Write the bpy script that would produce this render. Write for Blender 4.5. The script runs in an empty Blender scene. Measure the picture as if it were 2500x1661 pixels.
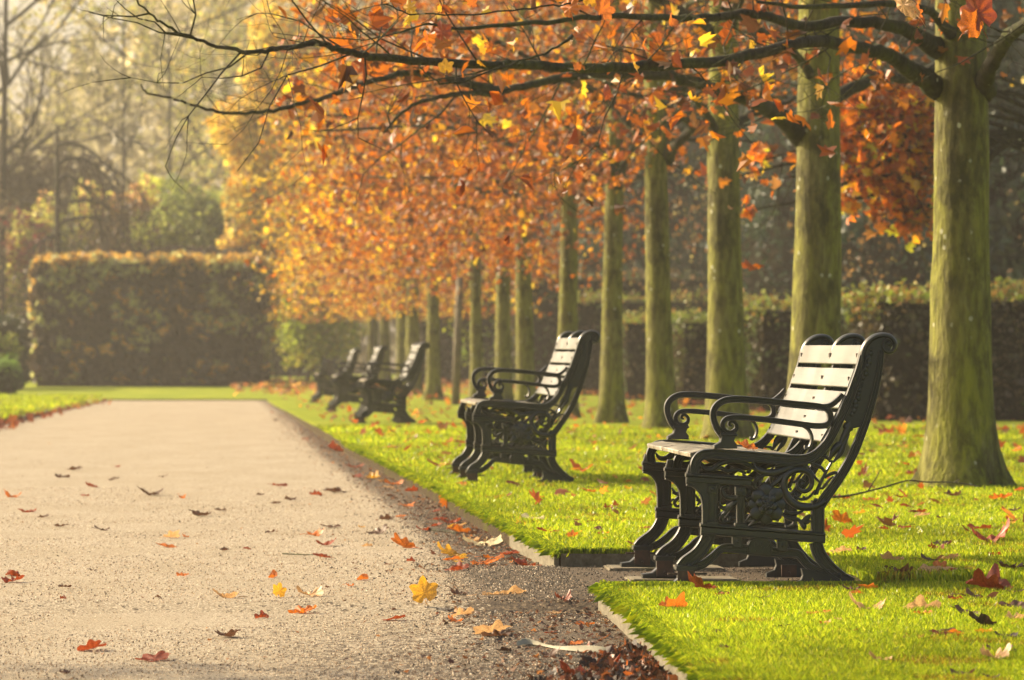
import bpy, bmesh, math, random
import numpy as np
from mathutils import Vector, Matrix, noise as mnoise
R = math.radians
random.seed(7); rng = np.random.default_rng(7)
S = bpy.context.scene
COL = S.collection

# ------------------------------------------------------------------ camera, world, sun, exposure
F_PX = 10300.0; CX = 1250.0; HOR = 850.0; CAM_H = 0.8137; VP = 510.0
TH = (CX - VP) / F_PX                      # the avenue runs this much left of the view axis
cam = bpy.data.cameras.new('camera'); camo = bpy.data.objects.new('camera', cam); COL.objects.link(camo)
cam.sensor_width = 36.0; cam.lens = 36.0 * F_PX / 2500.0
cam.clip_start = 0.1; cam.clip_end = 2000
camo.location = (0, 0, CAM_H); camo.rotation_euler = (R(90) + (HOR - 830.5) / F_PX, 0, 0)
cam.dof.use_dof = True; cam.dof.focus_distance = 14.5; cam.dof.aperture_fstop = 8.0; cam.dof.aperture_blades = 0
S.camera = camo
SUN_AZ = Vector((-0.88, 0.47, 0)).normalized(); SUN_EL = R(29)
sdir = Vector((SUN_AZ.x * math.cos(SUN_EL), SUN_AZ.y * math.cos(SUN_EL), math.sin(SUN_EL)))
W = bpy.data.worlds.new('World'); S.world = W; W.use_nodes = True
nt = W.node_tree; bg = nt.nodes['Background']
sky = nt.nodes.new('ShaderNodeTexSky'); sky.sky_type = 'NISHITA'; sky.sun_disc = False
sky.sun_elevation = SUN_EL; sky.sun_rotation = math.atan2(SUN_AZ.x, SUN_AZ.y)
sky.dust_density = 6.0; sky.air_density = 0.8; sky.ozone_density = 0.6
wm = nt.nodes.new('ShaderNodeMix'); wm.data_type = 'RGBA'; wm.blend_type = 'MULTIPLY'; wm.inputs[0].default_value = 1
wm.inputs[7].default_value = (1.0, .93, .78, 1); nt.links.new(sky.outputs[0], wm.inputs[6])
nt.links.new(wm.outputs[2], bg.inputs[0]); bg.inputs[1].default_value = 0.15
sl = bpy.data.lights.new('sun', 'SUN'); sl.energy = 4.4; sl.angle = R(0.5); sl.color = (1.0, 0.82, 0.54)
so = bpy.data.objects.new('sun', sl); COL.objects.link(so)
so.rotation_euler = (-sdir).to_track_quat('-Z', 'Y').to_euler()
S.view_settings.view_transform = 'Standard'; S.view_settings.look = 'None'
S.view_settings.exposure = 0.95; S.view_settings.gamma = 1
S.view_settings.use_curve_mapping = False
S.cycles.use_denoising = True
S.cycles.max_bounces = 6; S.cycles.diffuse_bounces = 3; S.cycles.glossy_bounces = 2
S.cycles.transmission_bounces = 4; S.cycles.volume_bounces = 0; S.cycles.transparent_max_bounces = 6
S.cycles.sample_clamp_indirect = 6; S.cycles.caustics_reflective = False; S.cycles.caustics_refractive = False

# ------------------------------------------------------------------ coordinates
GD = [-500, 14.315, 14.335, 24.1, 35, 45, 56, 68, 80, 900]; GZ = [-.03, -.03, 0, .005, .02, -.016, -.045, -.09, -.1, -.1]
def gz(d): return np.interp(d, GD, GZ)
def Wp(s, d, z=0.0): return Vector((s - TH * d, d, z))          # s: metres right of the avenue's line, d: depth
def at(px, py, d): return Vector(((px - CX) / F_PX * d, d, CAM_H + (HOR - py) / F_PX * d))
def on_ground(px, py, lift=0.0):
    d = 20.0
    for _ in range(12): d = (CAM_H - float(gz(d)) - lift) * F_PX / (py - HOR)
    return Vector(((px - CX) / F_PX * d, d, float(gz(d)) + lift))
def edge(d): return np.interp(d, [9, 10.3, 11.9, 14, 16, 24, 34, 62, 80], [1.2, 1.235, 1.285, 1.345, 1.34, 1.27, 1.10, 1.08, 1.05])

# ------------------------------------------------------------------ object helpers
def tag(o, label=None, cat=None, group=None, kind=None):
    if label: o['label'] = label
    if cat: o['category'] = cat
    if group: o['group'] = group
    if kind: o['kind'] = kind
    return o
def empty(name, loc, rz=0, **kw):
    o = bpy.data.objects.new(name, None); COL.objects.link(o); o.location = loc; o.rotation_euler = (0, 0, rz)
    o.empty_display_size = .1
    return tag(o, **kw)
def link(name, me, mat=None, parent=None, **kw):
    o = bpy.data.objects.new(name, me); COL.objects.link(o)
    if mat is not None and not me.materials: me.materials.append(mat)
    if parent is not None: o.parent = parent
    return tag(o, **kw)
class MB:
    """collects shapes of one mesh"""
    def __init__(s): s.v = []; s.f = []; s.n = 0; s.c = []; s.hascol = False
    def add(s, v, f, col=None):
        v = np.asarray(v, float); s.v.append(v)
        s.f += [tuple(i + s.n for i in q) for q in f]; s.n += len(v)
        s.c.append(np.tile(col if col is not None else (1, 1, 1), (len(v), 1)) if col is None or np.ndim(col) == 1 else col)
        if col is not None: s.hascol = True
    def box(s, x0, x1, y0, y1, z0, z1):
        s.add([(x0,y0,z0),(x1,y0,z0),(x1,y1,z0),(x0,y1,z0),(x0,y0,z1),(x1,y0,z1),(x1,y1,z1),(x0,y1,z1)],
              [(0,3,2,1),(4,5,6,7),(0,1,5,4),(1,2,6,5),(2,3,7,6),(3,0,4,7)])
    def tube(s, pts, rad, n=6):
        P = np.asarray(pts, float); k = len(P); rad = np.broadcast_to(np.asarray(rad, float), (k,))
        T = np.gradient(P, axis=0); T /= np.linalg.norm(T, axis=1)[:, None] + 1e-9
        ref = np.array([0, 0, 1.0]) if abs(T[:, 2]).mean() < .8 else np.array([1.0, 0, 0])
        A = np.cross(T, ref); A /= np.linalg.norm(A, axis=1)[:, None] + 1e-9
        B = np.cross(A, T)
        a = np.linspace(0, 2 * math.pi, n, endpoint=False)
        V = P[:, None, :] + rad[:, None, None] * (A[:, None, :] * np.cos(a)[None, :, None] + B[:, None, :] * np.sin(a)[None, :, None])
        f = [(i*n + j, (i+1)*n + j, (i+1)*n + (j+1) % n, i*n + (j+1) % n) for i in range(k-1) for j in range(n)]
        f.append(tuple(range(n))); f.append(tuple(range((k-1)*n, k*n))[::-1])
        s.add(V.reshape(-1, 3), f)
    def mesh(s, name, smooth=True):
        me = bpy.data.meshes.new(name)
        me.from_pydata(np.concatenate(s.v).tolist() if s.v else [], [], s.f)
        if smooth: me.polygons.foreach_set('use_smooth', [True] * len(me.polygons))
        if s.hascol: setcol(me, np.concatenate(s.c))
        me.update(); return me
    def build(s, name, mat, parent=None, smooth=True, **kw): return link(name, s.mesh(name, smooth), mat, parent, **kw)
def setcol(me, c):
    a = me.color_attributes.new('tint', 'FLOAT_COLOR', 'POINT')
    c4 = np.ones((len(c), 4), np.float32); c4[:, :3] = c
    a.data.foreach_set('color', c4.ravel())
def bulk(name, V, F, C=None, smooth=False):
    """V (n,3); F list of (m,k) index arrays"""
    me = bpy.data.meshes.new(name); V = np.asarray(V, np.float32)
    me.vertices.add(len(V)); me.vertices.foreach_set('co', V.ravel())
    idx = np.concatenate([f.ravel() for f in F]).astype(np.int32)
    tot = np.concatenate([np.full(len(f), f.shape[1]) for f in F]).astype(np.int32)
    st = np.concatenate([[0], np.cumsum(tot)[:-1]]).astype(np.int32)
    me.loops.add(len(idx)); me.loops.foreach_set('vertex_index', idx)
    me.polygons.add(len(tot)); me.polygons.foreach_set('loop_start', st)
    try: me.polygons.foreach_set('loop_total', tot)
    except Exception: pass
    me.polygons.foreach_set('use_smooth', np.full(len(tot), smooth))
    me.update(calc_edges=True)
    if C is not None: setcol(me, C)
    return me
def copy_tree(o, parent=None):
    c = o.copy(); COL.objects.link(c); c.parent = parent
    for ch in [x for x in list(COL.objects) if x.parent == o]: copy_tree(ch, c)
    return c
def catmull(P, n=6, closed=False):
    P = np.asarray(P, float)
    if closed: Q = np.vstack([P[-1], P, P[0], P[1]])
    else: Q = np.vstack([2*P[0]-P[1], P, 2*P[-1]-P[-2]])
    out = []
    for i in range(1, len(Q) - 2):
        p0, p1, p2, p3 = Q[i-1], Q[i], Q[i+1], Q[i+2]
        for k in range(n):
            t = k / n
            out.append(.5*((2*p1)+(-p0+p2)*t+(2*p0-5*p1+4*p2-p3)*t*t+(-p0+3*p1-3*p2+p3)*t**3))
    if not closed: out.append(Q[-2])
    return np.array(out)

# ------------------------------------------------------------------ materials
def mat(name):
    m = bpy.data.materials.new(name); m.use_nodes = True
    n = m.node_tree.nodes; n.clear(); out = n.new('ShaderNodeOutputMaterial')
    return m, m.node_tree, out
def N(t, typ, **kw):
    n = t.nodes.new(typ)
    for k, v in kw.items():
        if hasattr(n, k) and k not in ('Scale',): setattr(n, k, v)
        else: n.inputs[k].default_value = v
    return n
def ramp(t, fac, stops):
    r = t.nodes.new('ShaderNodeValToRGB'); e = r.color_ramp.elements
    while len(e) > 1: e.remove(e[-1])
    e[0].position = stops[0][0]; e[0].color = (*stops[0][1], 1)
    for p, c in stops[1:]:
        x = e.new(p); x.color = (*c, 1)
    t.links.new(fac, r.inputs[0]); return r.outputs[0]
def noise(t, scale, detail=4, rough=.6, coord=None, stretch=None):
    tc = t.nodes.new('ShaderNodeTexCoord'); src = tc.outputs['Object' if coord is None else coord]
    if stretch:
        mp = t.nodes.new('ShaderNodeMapping'); mp.inputs['Scale'].default_value = stretch
        t.links.new(src, mp.inputs[0]); src = mp.outputs[0]
    n = t.nodes.new('ShaderNodeTexNoise'); n.inputs['Scale'].default_value = scale
    n.inputs['Detail'].default_value = detail; n.inputs['Roughness'].default_value = rough
    t.links.new(src, n.inputs['Vector']); return n.outputs['Fac']
def mixc(t, fac, a, b, mode='MIX'):
    m = t.nodes.new('ShaderNodeMix'); m.data_type = 'RGBA'; m.blend_type = mode
    for sock, val in ((m.inputs[0], fac), (m.inputs[6], a), (m.inputs[7], b)):
        if isinstance(val, (int, float)): sock.default_value = val
        elif isinstance(val, tuple): sock.default_value = (*val, 1)
        else: t.links.new(val, sock)
    return m.outputs[2]
def bump(t, h, strength=.5, dist=.01):
    b = t.nodes.new('ShaderNodeBump'); b.inputs['Strength'].default_value = strength; b.inputs['Distance'].default_value = dist
    t.links.new(h, b.inputs['Height']); return b.outputs[0]
def principled(t, out, color, rough=.6, normal=None, spec=.5, coat=0):
    p = t.nodes.new('ShaderNodeBsdfPrincipled')
    if isinstance(color, tuple): p.inputs['Base Color'].default_value = (*color, 1)
    else: t.links.new(color, p.inputs['Base Color'])
    if isinstance(rough, (int, float)): p.inputs['Roughness'].default_value = rough
    else: t.links.new(rough, p.inputs['Roughness'])
    p.inputs['Specular IOR Level'].default_value = spec; p.inputs['Coat Weight'].default_value = coat
    if normal is not None: t.links.new(normal, p.inputs['Normal'])
    t.links.new(p.outputs[0], out.inputs[0]); return p
def leafy(name, color=None, trans=.5, gloss=.08, rough=.45, spots=True):
    """thin leaf: diffuse + translucent + a little gloss; colour from the tint attribute or given"""
    m, t, out = mat(name)
    if color is None:
        a = t.nodes.new('ShaderNodeAttribute'); a.attribute_name = 'tint'; c = a.outputs['Color']
    else:
        c = ramp(t, noise(t, 28, 4), [(.3, tuple(x*.55 for x in color)), (.5, color), (.72, tuple(min(1, x*1.35+.01) for x in color))])
    d = t.nodes.new('ShaderNodeBsdfDiffuse'); tr = t.nodes.new('ShaderNodeBsdfTranslucent'); g = t.nodes.new('ShaderNodeBsdfGlossy')
    g.inputs['Roughness'].default_value = rough
    t.links.new(c, d.inputs[0]); t.links.new(c, tr.inputs[0])
    m1 = t.nodes.new('ShaderNodeMixShader'); m1.inputs[0].default_value = trans
    t.links.new(d.outputs[0], m1.inputs[1]); t.links.new(tr.outputs[0], m1.inputs[2])
    m2 = t.nodes.new('ShaderNodeMixShader'); m2.inputs[0].default_value = gloss
    t.links.new(m1.outputs[0], m2.inputs[1]); t.links.new(g.outputs[0], m2.inputs[2])
    t.links.new(m2.outputs[0], out.inputs[0]); return m
M = {}
M['leaves'] = leafy('autumn_leaves', trans=.62, gloss=.05)
M['green'] = leafy('green_leaves', trans=.35, gloss=.05)
M['blades'] = leafy('grass_blades', trans=.62, gloss=.025, rough=.3)
# painted cast iron
m, t, out = mat('black_painted_iron')
c = ramp(t, noise(t, 12, 5), [(.35, (.025, .028, .027)), (.6, (.031, .034, .032)), (.8, (.040, .041, .038))])
rg = ramp(t, noise(t, 60, 4), [(.3, (.28,)*3), (.7, (.42,)*3)])
principled(t, out, c, rg, None, .5, .1); M['iron'] = m
m, t, out = mat('rusty_iron')
c = ramp(t, noise(t, 18, 5), [(.4, (.03, .024, .02)), (.7, (.10, .05, .03))])
principled(t, out, c, .6, bump(t, noise(t, 90, 5), .4, .004)); M['rust'] = m
m, t, out = mat('weathered_slat')
g1 = noise(t, 6, 6, .7, stretch=(14, .6, 14)); g2 = noise(t, 2.2, 3)
c = mixc(t, .5, ramp(t, g1, [(.3, (.125, .126, .118)), (.55, (.20, .201, .186)), (.75, (.26, .26, .243))]), ramp(t, g2, [(.35, (.13, .131, .122)), (.65, (.25, .25, .234))]))
principled(t, out, c, ramp(t, g2, [(.3, (.25,)*3), (.7, (.5,)*3)]), bump(t, g1, .25, .002), .5, .2); M['slat'] = m
m, t, out = mat('seat_slat_damp')
g1 = noise(t, 6, 6, .7, stretch=(14, .6, 14)); g2 = noise(t, 9, 4)
c = ramp(t, g2, [(.36, (.10, .085, .06)), (.55, (.27, .245, .18)), (.72, (.46, .43, .34))])
principled(t, out, c, ramp(t, g2, [(.3, (.2,)*3), (.7, (.5,)*3)]), bump(t, g1, .3, .002), .5, .2); M['seat'] = m
# bark of the avenue trees: olive, mossy on one side, with pale lichen dots
def bark(name, a, b, moss, mossamt=.5):
    m, t, out = mat(name)
    n1 = noise(t, 5, 6, .65, stretch=(3, 3, .35)); n2 = noise(t, 1.1, 6, .65, stretch=(2.2, 2.2, .6)); n3 = noise(t, 26, 5, .6, stretch=(1, 1, .25))
    n5 = noise(t, 4.2, 6, .7, stretch=(1, 1, .7)); n6 = noise(t, 2.4, 5, .7, stretch=(1.6, 1.6, .5))
    c = ramp(t, n1, [(.3, a), (.7, b)])
    mf = ramp(t, n2, [(.5 - mossamt*.2, (0, 0, 0)), (.60, (1, 1, 1))])
    c = mixc(t, mf, c, moss)
    c = mixc(t, ramp(t, n5, [(.50, (0,)*3), (.62, (.75,)*3)]), c, tuple(x*.45 for x in a))          # dark damp blotches
    c = mixc(t, ramp(t, n6, [(.56, (0,)*3), (.70, (.6,)*3)]), c, (b[0]*1.25, b[1]*1.2, b[2]*1.6))      # paler grey plates
    v = t.nodes.new('ShaderNodeTexVoronoi'); v.inputs['Scale'].default_value = 11
    tc = t.nodes.new('ShaderNodeTexCoord'); mp = t.nodes.new('ShaderNodeMapping'); mp.inputs['Scale'].default_value = (1, 1, .8)
    t.links.new(tc.outputs['Object'], mp.inputs[0]); t.links.new(mp.outputs[0], v.inputs['Vector'])
    wob = t.nodes.new('ShaderNodeMath'); wob.operation = 'MULTIPLY_ADD'; t.links.new(noise(t, 45, 3), wob.inputs[0]); wob.inputs[1].default_value = .16; t.links.new(v.outputs['Distance'], wob.inputs[2])
    dots = ramp(t, wob.outputs[0], [(.0, (1, 1, 1)), (.18, (1, 1, 1)), (.24, (0, 0, 0))])
    dmask = mixc(t, 1.0, dots, ramp(t, noise(t, 2.6, 4), [(.50, (0, 0, 0)), (.56, (1, 1, 1))]), 'MULTIPLY')
    c = mixc(t, dmask, c, (.50, .50, .36))
    c = mixc(t, ramp(t, n3, [(.35, (.6,)*3), (.6, (0,)*3)]), c, tuple(x*.3 for x in a))
    h = mixc(t, .5, n3, n5)
    principled(t, out, c, .85, bump(t, h, 1, .05), .25); return m
M['bark'] = bark('plane_bark', (.072, .062, .022), (.21, .19, .075), (.235, .24, .025), .85)
M['limb'] = bark('limb_bark', (.030, .026, .016), (.055, .048, .028), (.06, .068, .014), .3)
M['darkbark'] = bark('dark_bark', (.02, .017, .013), (.045, .038, .028), (.04, .042, .018), .2)
M['stake'] = bark('stake_wood', (.17, .14, .10), (.26, .22, .16), (.2, .17, .11), .2)
# gravel path
m, t, out = mat('gravel')
a1 = noise(t, 115, 3, .75); a2 = noise(t, 2.2, 6, .65, stretch=(1, .45, 1)); a3 = noise(t, 45, 4, .7, stretch=(1, .6, 1)); a4 = noise(t, .7, 3)
c = ramp(t, a1, [(.34, (.105, .075, .045)), (.46, (.30, .245, .17)), (.60, (.48, .41, .30)), (.70, (.80, .73, .59))])
c = mixc(t, ramp(t, a2, [(.42, (.0,)*3), (.62, (.40,)*3)]), c, ramp(t, a3, [(.35, (.15, .115, .066)), (.65, (.37, .30, .19))]))
sx = t.nodes.new('ShaderNodeAttribute'); sx.attribute_name = 'tint'   # r: dirtiness near the turf edge
sep = t.nodes.new('ShaderNodeSeparateColor'); t.links.new(sx.outputs['Color'], sep.inputs[0])
mm = t.nodes.new('ShaderNodeMath'); mm.operation = 'MULTIPLY_ADD'; t.links.new(a3, mm.inputs[0]); mm.inputs[1].default_value = 1.6
t.links.new(sep.outputs[0], mm.inputs[2])
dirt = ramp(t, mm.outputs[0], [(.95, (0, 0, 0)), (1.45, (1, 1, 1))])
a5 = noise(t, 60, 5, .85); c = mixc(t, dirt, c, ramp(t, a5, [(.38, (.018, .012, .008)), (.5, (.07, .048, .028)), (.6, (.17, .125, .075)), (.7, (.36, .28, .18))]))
mmg = t.nodes.new('ShaderNodeMath'); mmg.operation = 'MULTIPLY_ADD'; t.links.new(a4, mmg.inputs[0]); mmg.inputs[1].default_value = 1.0
t.links.new(sep.outputs[1], mmg.inputs[2])
c = mixc(t, ramp(t, mmg.outputs[0], [(1.0, (0, 0, 0)), (1.4, (.6,)*3)]), c, (.26, .28, .07))
h = mixc(t, .5, a1, a3)
principled(t, out, c, .78, bump(t, h, .9, .012), .3); M['gravel'] = m
m, t, out = mat('soil')
a1 = noise(t, 60, 5, .7); a2 = noise(t, 5, 5)
c = mixc(t, ramp(t, a2, [(.5, (0,)*3), (.7, (.7,)*3)]), ramp(t, a1, [(.35, (.03, .02, .012)), (.6, (.09, .065, .04)), (.75, (.2, .16, .1))]), (.10, .11, .02))
principled(t, out, c, .95, bump(t, a1, 1, .02), .1); M['soil'] = m
m, t, out = mat('lawn_turf')
a1 = noise(t, 70, 5, .7); a2 = noise(t, 1.1, 5, stretch=(1, .6, 1)); a3 = noise(t, 9, 4, stretch=(1, .5, 1))
c = mixc(t, ramp(t, a2, [(.4, (0,)*3), (.62, (1,)*3)]), ramp(t, a1, [(.3, (.14, .19, .010)), (.7, (.30, .38, .018))]), ramp(t, a1, [(.3, (.20, .24, .012)), (.7, (.42, .46, .025))]))
c = mixc(t, ramp(t, a3, [(.62, (0,)*3), (.78, (.55,)*3)]), c, (.14, .10, .02))
principled(t, out, c, .9, bump(t, a1, 1, .03), .1); M['turf'] = m
m, t, out = mat('edging_board')
g1 = noise(t, 8, 6, .7, stretch=(6, 1, 6)); g2 = noise(t, 14, 4)
c = ramp(t, g1, [(.3, (.10, .09, .06)), (.6, (.19, .17, .125)), (.8, (.28, .255, .19))])
c = mixc(t, ramp(t, g2, [(.56, (0,)*3), (.72, (.8,)*3)]), c, (.07, .06, .03))
principled(t, out, c, .85, bump(t, g1, .4, .004), .2); M['board'] = m
m, t, out = mat('plinth_stone')
g2 = noise(t, 40, 6, .7); g3 = noise(t, 6, 4)
c = mixc(t, ramp(t, g3, [(.45, (0,)*3), (.65, (.7,)*3)]), ramp(t, g2, [(.3, (.10, .085, .06)), (.7, (.27, .235, .175))]), (.11, .10, .045))
principled(t, out, c, .9, bump(t, g2, .6, .006), .2); M['stone'] = m
m, t, out = mat('hedge_core')
principled(t, out, ramp(t, noise(t, 6, 5), [(.35, (.012, .010, .006)), (.65, (.04, .034, .018))]), 1, bump(t, noise(t, 12, 5), 1, .15), 0); M['core'] = m

# ------------------------------------------------------------------ ground, path, lawns
def sheet(name, S0, D0, zf, mt, tint=None, **kw):
    """grid: rows along d, columns given by functions of d"""
    V = []; T = []
    for d in D0:
        for k, sf in enumerate(S0):
            s = sf(d) if callable(sf) else sf
            p = Wp(s, d); V.append((p.x, p.y, zf(s, d))); T.append(tint(s, d) if tint else (0, 0, 0))
    n = len(S0); A = np.arange(len(V)).reshape(len(D0), n)
    F = np.stack([A[:-1, :-1], A[:-1, 1:], A[1:, 1:], A[1:, :-1]], -1).reshape(-1, 4)
    me = bulk(name, V, [F], np.array(T) if tint else None, True)
    return link(name, me, mt, **kw)
dl = np.concatenate([[-400, -100, -20, 0], np.arange(6, 100, 1.0), [110, 130, 160, 220, 320, 450]])
sheet('ground', [-420, -100, -30, -12, -5, 0, 5, 12, 30, 100, 420], dl, lambda s, d: float(gz(d)) - .075, M['soil'], kind='structure')
def path_left(d): return float(np.interp(d, [0, 48, 62, 75], [-2.55, -2.42, -2.2, -1.95]))
def nz(x, y, sc, amp): return (mnoise.noise(Vector((x*sc, y*sc, 3.7)))) * amp
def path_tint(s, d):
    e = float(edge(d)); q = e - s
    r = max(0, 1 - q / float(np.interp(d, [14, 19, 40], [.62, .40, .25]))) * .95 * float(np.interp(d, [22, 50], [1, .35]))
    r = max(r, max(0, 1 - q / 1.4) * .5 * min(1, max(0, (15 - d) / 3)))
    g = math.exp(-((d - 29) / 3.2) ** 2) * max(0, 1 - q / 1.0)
    if 14.2 < d < 16.6: g = max(g, 1.0*min(1, max(0, (s - e + .45)/.4)))
    return (r, g, 0)
fr = np.concatenate([np.linspace(0, .6, 14), np.linspace(.62, 1.0, 34)])
def path_rise(s, d): return .036*np.clip((s - edge(d) + .55)/.5, 0, 1)*np.interp(d, [14.33, 14.6, 16.0, 16.7], [0, 1, 1, 0])
cols = [(lambda d, f=f: path_left(d) - .25 + f * (float(edge(d)) + (1.3 if d < 77.3 else 0) - path_left(d) + .25)) for f in fr]
# the path continues under the bench recesses as soil-coloured gravel
dp = np.concatenate([[2, 6], np.arange(9, 20, .12), np.arange(20, 40, .4), np.arange(40, 77.5, 1.2), [77.6]])
sheet('path', cols, dp, lambda s, d: float(gz(d)) - .052 + .036*float(np.clip((s - float(edge(d)) + .55)/.5, 0, 1))*float(np.interp(d, [14.33, 14.6, 16.0, 16.7], [0, 1, 1, 0])) + nz(s, d, 1.1, .006) + nz(s, d, 5, .003), M['gravel'], path_tint, kind='structure')
BD = [14.40, 24.15, 45.2, 56.2, 67.6]                     # depth of each bench's near frame
BL = 1.45
REC = [(BD[0] - .075, BD[0] + BL + .22)]
LIFT = .03
def lift(d): return float(np.interp(d, [40, 74], [.03, -.034]))
def lawn(name, left, cols, D, skip, mt):
    V = []; nD, nC = len(D), len(cols)
    for d in D:
        for c in cols:
            s = left(d) + c; p = Wp(s, d); sc = (.004 if c > .05 else 0)
            V.append((p.x, p.y, float(gz(d)) + lift(d) - (.008 if c == 0 else 0) + nz(s, d, 1.7, sc) + nz(s, d, .35, .012 if c > .3 else 0)))
    A = np.arange(nD*nC).reshape(nD, nC); keep = np.ones((nD-1, nC-1), bool)
    for i in range(nD-1):
        for j in range(nC-1):
            if skip((D[i]+D[i+1])/2, (cols[j]+cols[j+1])/2): keep[i, j] = False
    F = []; V2 = list(V); MI = []
    def low(i):
        V2.append((V[i][0], V[i][1], V[i][2] - .12)); return len(V2) - 1
    for i in range(nD-1):
        for j in range(nC-1):
            if not keep[i, j]: continue
            q = (A[i,j], A[i,j+1], A[i+1,j+1], A[i+1,j]); F.append(q); MI.append(0)
            for a, b, ii, jj in ((q[0], q[1], i-1, j), (q[1], q[2], i, j+1), (q[2], q[3], i+1, j), (q[3], q[0], i, j-1)):
                if ii < 0 or jj < 0 or ii >= nD-1 or jj >= nC-1 or not keep[ii, jj]:
                    F.append((b, a, low(a), low(b))); MI.append(1)
    me = bulk(name, V2, [np.array(F)], None, False); me.materials.append(mt); me.materials.append(M['soil']); me.polygons.foreach_set('material_index', MI)
    return link(name, me, None, kind='structure')
ds = sorted(set(np.round(np.concatenate([[3, 6, 8], np.arange(9, 22, .25), np.arange(22, 80, 1.0)] + [list(r) for r in REC]), 3)))
ds = [d for d in ds if d <= 77.6] + [77.6]
RW = .88
lawn('lawn', edge, [0, .06, .2, .4, .7, RW, 1.3, 1.7, 2.2, 2.8, 3.4, 4.2, 5, 6, 8, 11, 15, 25, 45], ds,
     lambda d, c: c < RW and any(a < d < b for a, b in REC), M['turf'])
lawn('far_lawn', lambda d: -60.0, list(np.arange(0, 108, 3.0)), [77.6, 80, 84, 90, 98, 106, 120, 150], lambda d, c: False, M['turf'])
lawn('left_lawn', path_left, sorted(-np.array([0, .06, .3, .8, 1.5, 3, 6, 12, 30, 58.0])), [6, 20, 40, 44, 48, 52, 56, 60, 64, 68, 72, 75, 77.6], lambda d, c: False, M['turf'])

# timber boards along the turf edge
BOARDS = [(9.2, 11.7), (11.7, 14.31), (16.08, 18.2)]
for k, (a, b) in enumerate(BOARDS):
    mb = MB(); n = 8
    for i in range(n):
        d0 = a + (b-a)*i/n; d1 = a + (b-a)*(i+1)/n
        p0 = Wp(float(edge(d0)) - .004, d0); p1 = Wp(float(edge(d1)) - .004, d1)
        w = .02; z0 = float(gz(d0)) + LIFT - (.006 if k < 3 else .012) + .001 * math.sin(i*2.1); z1 = float(gz(d1)) + LIFT - (.006 if k < 3 else .012) + .001 * math.sin(i*2.1 + 2.1)
        mb.add([(p0.x-w, p0.y, z0-.11), (p0.x, p0.y, z0-.11), (p0.x, p0.y, z0), (p0.x-w, p0.y, z0),
                (p1.x-w, p1.y, z1-.11), (p1.x, p1.y, z1-.11), (p1.x, p1.y, z1), (p1.x-w, p1.y, z1)],
               [(3,2,6,7), (0,3,7,4), (2,1,5,6), (1,0,4,5)] + ([(0,1,2,3)] if i == 0 else []) + ([(4,7,6,5)] if i == n-1 else []))
    where = ['nearest pale timber board edging the lawn at the bottom of the picture', 'pale timber edging board ending at the corner in front of the nearest bench',
             'timber edging board whose end shows at the lawn corner left of the nearest bench', 'overgrown timber edging board midway between the two nearest benches',
             'timber edging board just in front of the second bench', 'timber edging board just beyond the second bench'][k]
    mb.build('edging_board', M['board'], None, False, label=where, cat='edging board', group='timber boards edging the lawn')
for k, i in enumerate((0,)):
    d = REC[i][1]; e = float(edge(d)); mb = MB(); p0 = Wp(e + .002, d); p1 = Wp(e + RW - .01, d)
    z = float(gz(d)) + LIFT
    mb.add([(p0.x, d-.022, z-.11), (p1.x, d-.022, z-.11), (p1.x, d-.022, z), (p0.x, d-.022, z), (p0.x, d-.002, z-.11), (p1.x, d-.002, z-.11), (p1.x, d-.002, z), (p0.x, d-.002, z)],
           [(0,1,2,3), (3,2,6,7), (4,7,6,5), (0,3,7,4), (1,5,6,2)])
    mb.build('edging_board', M['board'], None, False, label=('dark shaded board across the bare recess behind the feet of the nearest bench' if k == 0 else 'dark shaded board across the recess behind the second bench'),
             cat='edging board', group='timber boards edging the lawn')

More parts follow.
